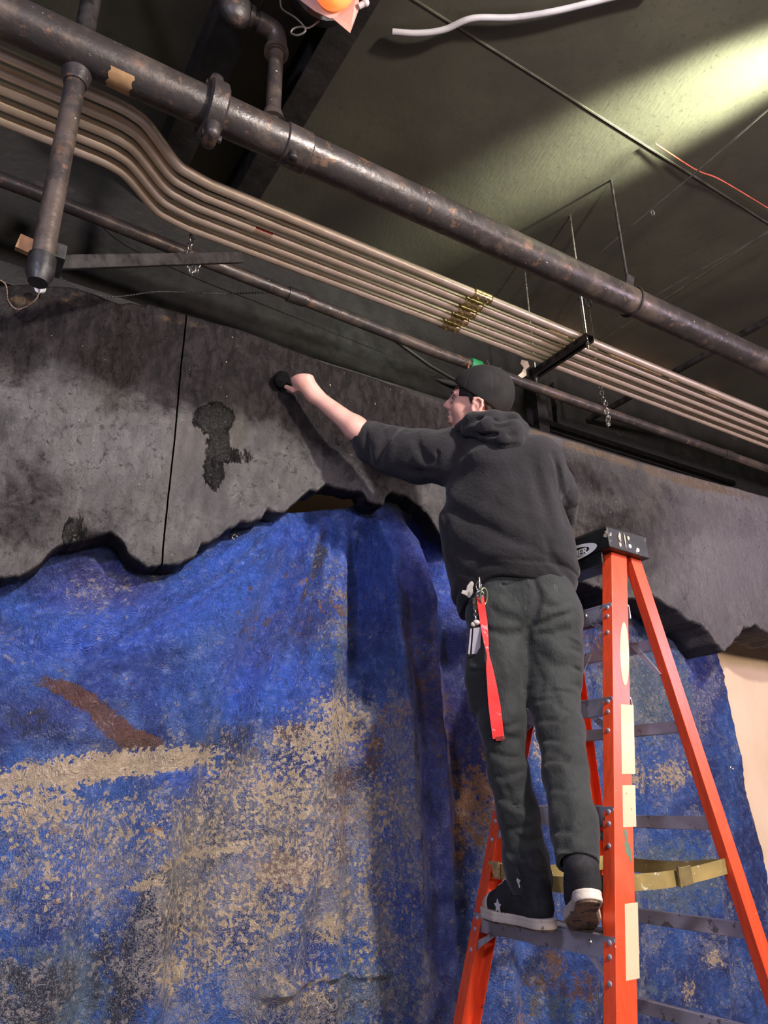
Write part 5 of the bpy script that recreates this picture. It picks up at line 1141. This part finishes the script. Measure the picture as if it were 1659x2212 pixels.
def star(G_, x, y, z, r, par, s):
    P_ = []
    for i in range(10):
        a_ = math.pi/2+i*math.pi/5; q_ = r if i % 2 == 0 else r*.5; P_.append(G_(x+q_*math.cos(a_), y, z+q_*math.sin(a_)))
    n_ = G_(0, 1, 0)-G_(0, 0, 0); return MB().prism(P_, unit(n_)*.002*s).build('star_emblem', MLACE, par)
star(GL, .165, .0450, .040, .017, sL, 1); star(GL, .072, .0400, .105, .016, sL, 1)
star(GR, .085, .0415, .095, .014, sR, 1)

# ------------------------------------------------------------------ things he carries
# sponge in the left hand
sp_c = J(609, 820, 2.845)
o = MB().ball(sp_c, .033, (1.0, .6, 1.2), Matrix.Rotation(.4, 3, 'Y'), 20).ball(sp_c+np.array([.012, .0, -.016]), .026, (1.1, .7, .9), None, 16).build('sponge', MT['sponge'], smooth=True)
tag(o, 'black paint-soaked sponge held in the raised hand against the plaster wall', 'sponge')
def tsf(px, py, off=.010):
    return float((surfpt(TP0, px, py)-C0)@CF)-off
KT = tsf(1046, 1300, .0)-.002
# red lanyard
MRED = wear('red_webbing', (.80, .02, .02), (.75, .22, .28), .7, 0, .60, 26, .12, .001, 400)
ly = thing('lanyard', 'bright red webbing lanyard hanging from his left hip down the trouser leg', 'lanyard', tuple(J(1037, 1275, KT)))
rib = [(1037, 1287, 2.165, 8, 0), (1040, 1310, 2.16, 8, 0), (1045, 1345, 2.15, 8.2, .1), (1050, 1385, 2.14, 6, .3), (1054, 1413, 2.135, 3.6, .6), (1057, 1440, 2.13, 7.5, .3), (1062, 1475, 2.12, 10, .1), (1067, 1515, 2.11, 12.5, 0), (1072, 1555, 2.09, 13, 0), (1077, 1596, 2.08, 12.5, 0)]
m = MB(); vv = []
rib = [(x, y, tsf(x, max(y, 1300), .020 if y < 1420 else .014), w, r) for x, y, t, w, r in rib]
rs = [np.array(r, float) for r in rib]; rs = spline(rs, 5)
for r in rs:
    c_ = J(r[0], r[1], r[2]); w = r[3]*r[2]/FPX; sd = CR*math.cos(r[4])+CF*math.sin(r[4]); sd = unit(sd)*w; nn = CF*.0011
    vv.append([m.bm.verts.new(tuple(p)) for p in (c_-sd-nn, c_+sd-nn, c_+sd+nn, c_-sd+nn)])
for A, B in zip(vv, vv[1:]):
    for k_ in range(4): m.bm.faces.new((A[k_], A[(k_+1) % 4], B[(k_+1) % 4], B[k_]))
m.bm.faces.new(vv[0]); m.bm.faces.new(vv[-1][::-1]); m.build('strap', MRED, ly)
MB().ring(J(1037, 1283, KT-.012), CF, .011, .0022, 20, 8, .8, CU).build('metal_ring', MT['chrome'], ly, smooth=True)
MB().ring(J(1034, 1266, KT-.010), CF+CR*.6, .009, .0022, 16, 8, 1.5, CU).tube([J(1036, 1275, KT-.010), J(1035, 1248, KT+.02)], .004, 8).build('snap_hook', MT['chrome'], ly, smooth=True)
TE = tsf(1077, 1592, .016)
MB().prism([J(1071, 1592, TE), J(1088, 1590, TE), J(1088, 1599, TE), J(1071, 1601, TE)], CF*.002).build('stitched_end', simple('dark_red_stitch', (.25, .02, .02), .7), ly)
# keys and tags
ky = thing('key_bunch', 'bunch of keys with pale plastic tag clipped at his left hip beside the lanyard', 'keys', tuple(J(1025, 1270, KT)))
poly = [(1021, 1256), (1024, 1262), (1021, 1270), (1023, 1281), (1014, 1293), (1006, 1286), (996, 1282), (999, 1275), (1007, 1276), (1009, 1266), (1016, 1257)]
MB().prism([J(x, y, KT+.015) for x, y in poly], CF*.008).build('plastic_tag', simple('pale_plastic', (.50, .46, .42), .45, 0, .1), ky, bevel=.002)
MB().ring(J(1045, 1288, KT-.014), CF-CR*.5, .013, .003, 20, 8, 2.0, CU).build('carabiner', simple('pale_green_metal', (.32, .34, .22), .35, .8), ky, smooth=True)
for i, (x, y, a_) in enumerate(((1024, 1292, .2), (1050, 1302, -.1), (1029, 1300, .1))):
    MB().prism([J(x+dx, y+dy, KT-.006+.004*i) for dx, dy in ((-3, 0), (3, 0), (3, 10), (1.5, 13), (1.5, 24), (-1.5, 24), (-1.5, 13), (-3, 10))], CF*.002).build('key', MT['brass'] if i else MT['chrome'], ky)
KB = tsf(1040, 1385, .002)
bd = thing('badge_holder', 'grey badge holder with a black stripe hanging on a short chain at his left thigh', 'badge', tuple(J(1026, 1385, KB)))
MB().prism([J(1015, 1355, KB), J(1041, 1351, KB), J(1038, 1417, KB-.004), J(1010, 1419, KB-.004)], CF*.006).build('holder', MT['black_plastic'], bd, bevel=.001)
MB().prism([J(1023, 1357, KB-.004), J(1040, 1355, KB-.004), J(1037, 1411, KB-.008), J(1019, 1413, KB-.008)], CF*.003).prism([J(1016, 1358, KB-.004), J(1019.5, 1358, KB-.004), J(1015, 1413, KB-.008), J(1011, 1413, KB-.008)], CF*.003).build('card', simple('grey_card', (.42, .40, .47), .45, 0, .1), bd)
MB().ball(J(1029, 1345, KB-.002), .011, (1, 1, .8)).ball(J(1022, 1349, KB-.002), .008).build('clip', simple('pale_clip', (.62, .55, .50), .4), bd, smooth=True)
chainlinks([J(1026, 1308, KT-.002), J(1028, 1342, KB)], .005, .0014).build('short_chain', MT['chrome'], bd, smooth=True)
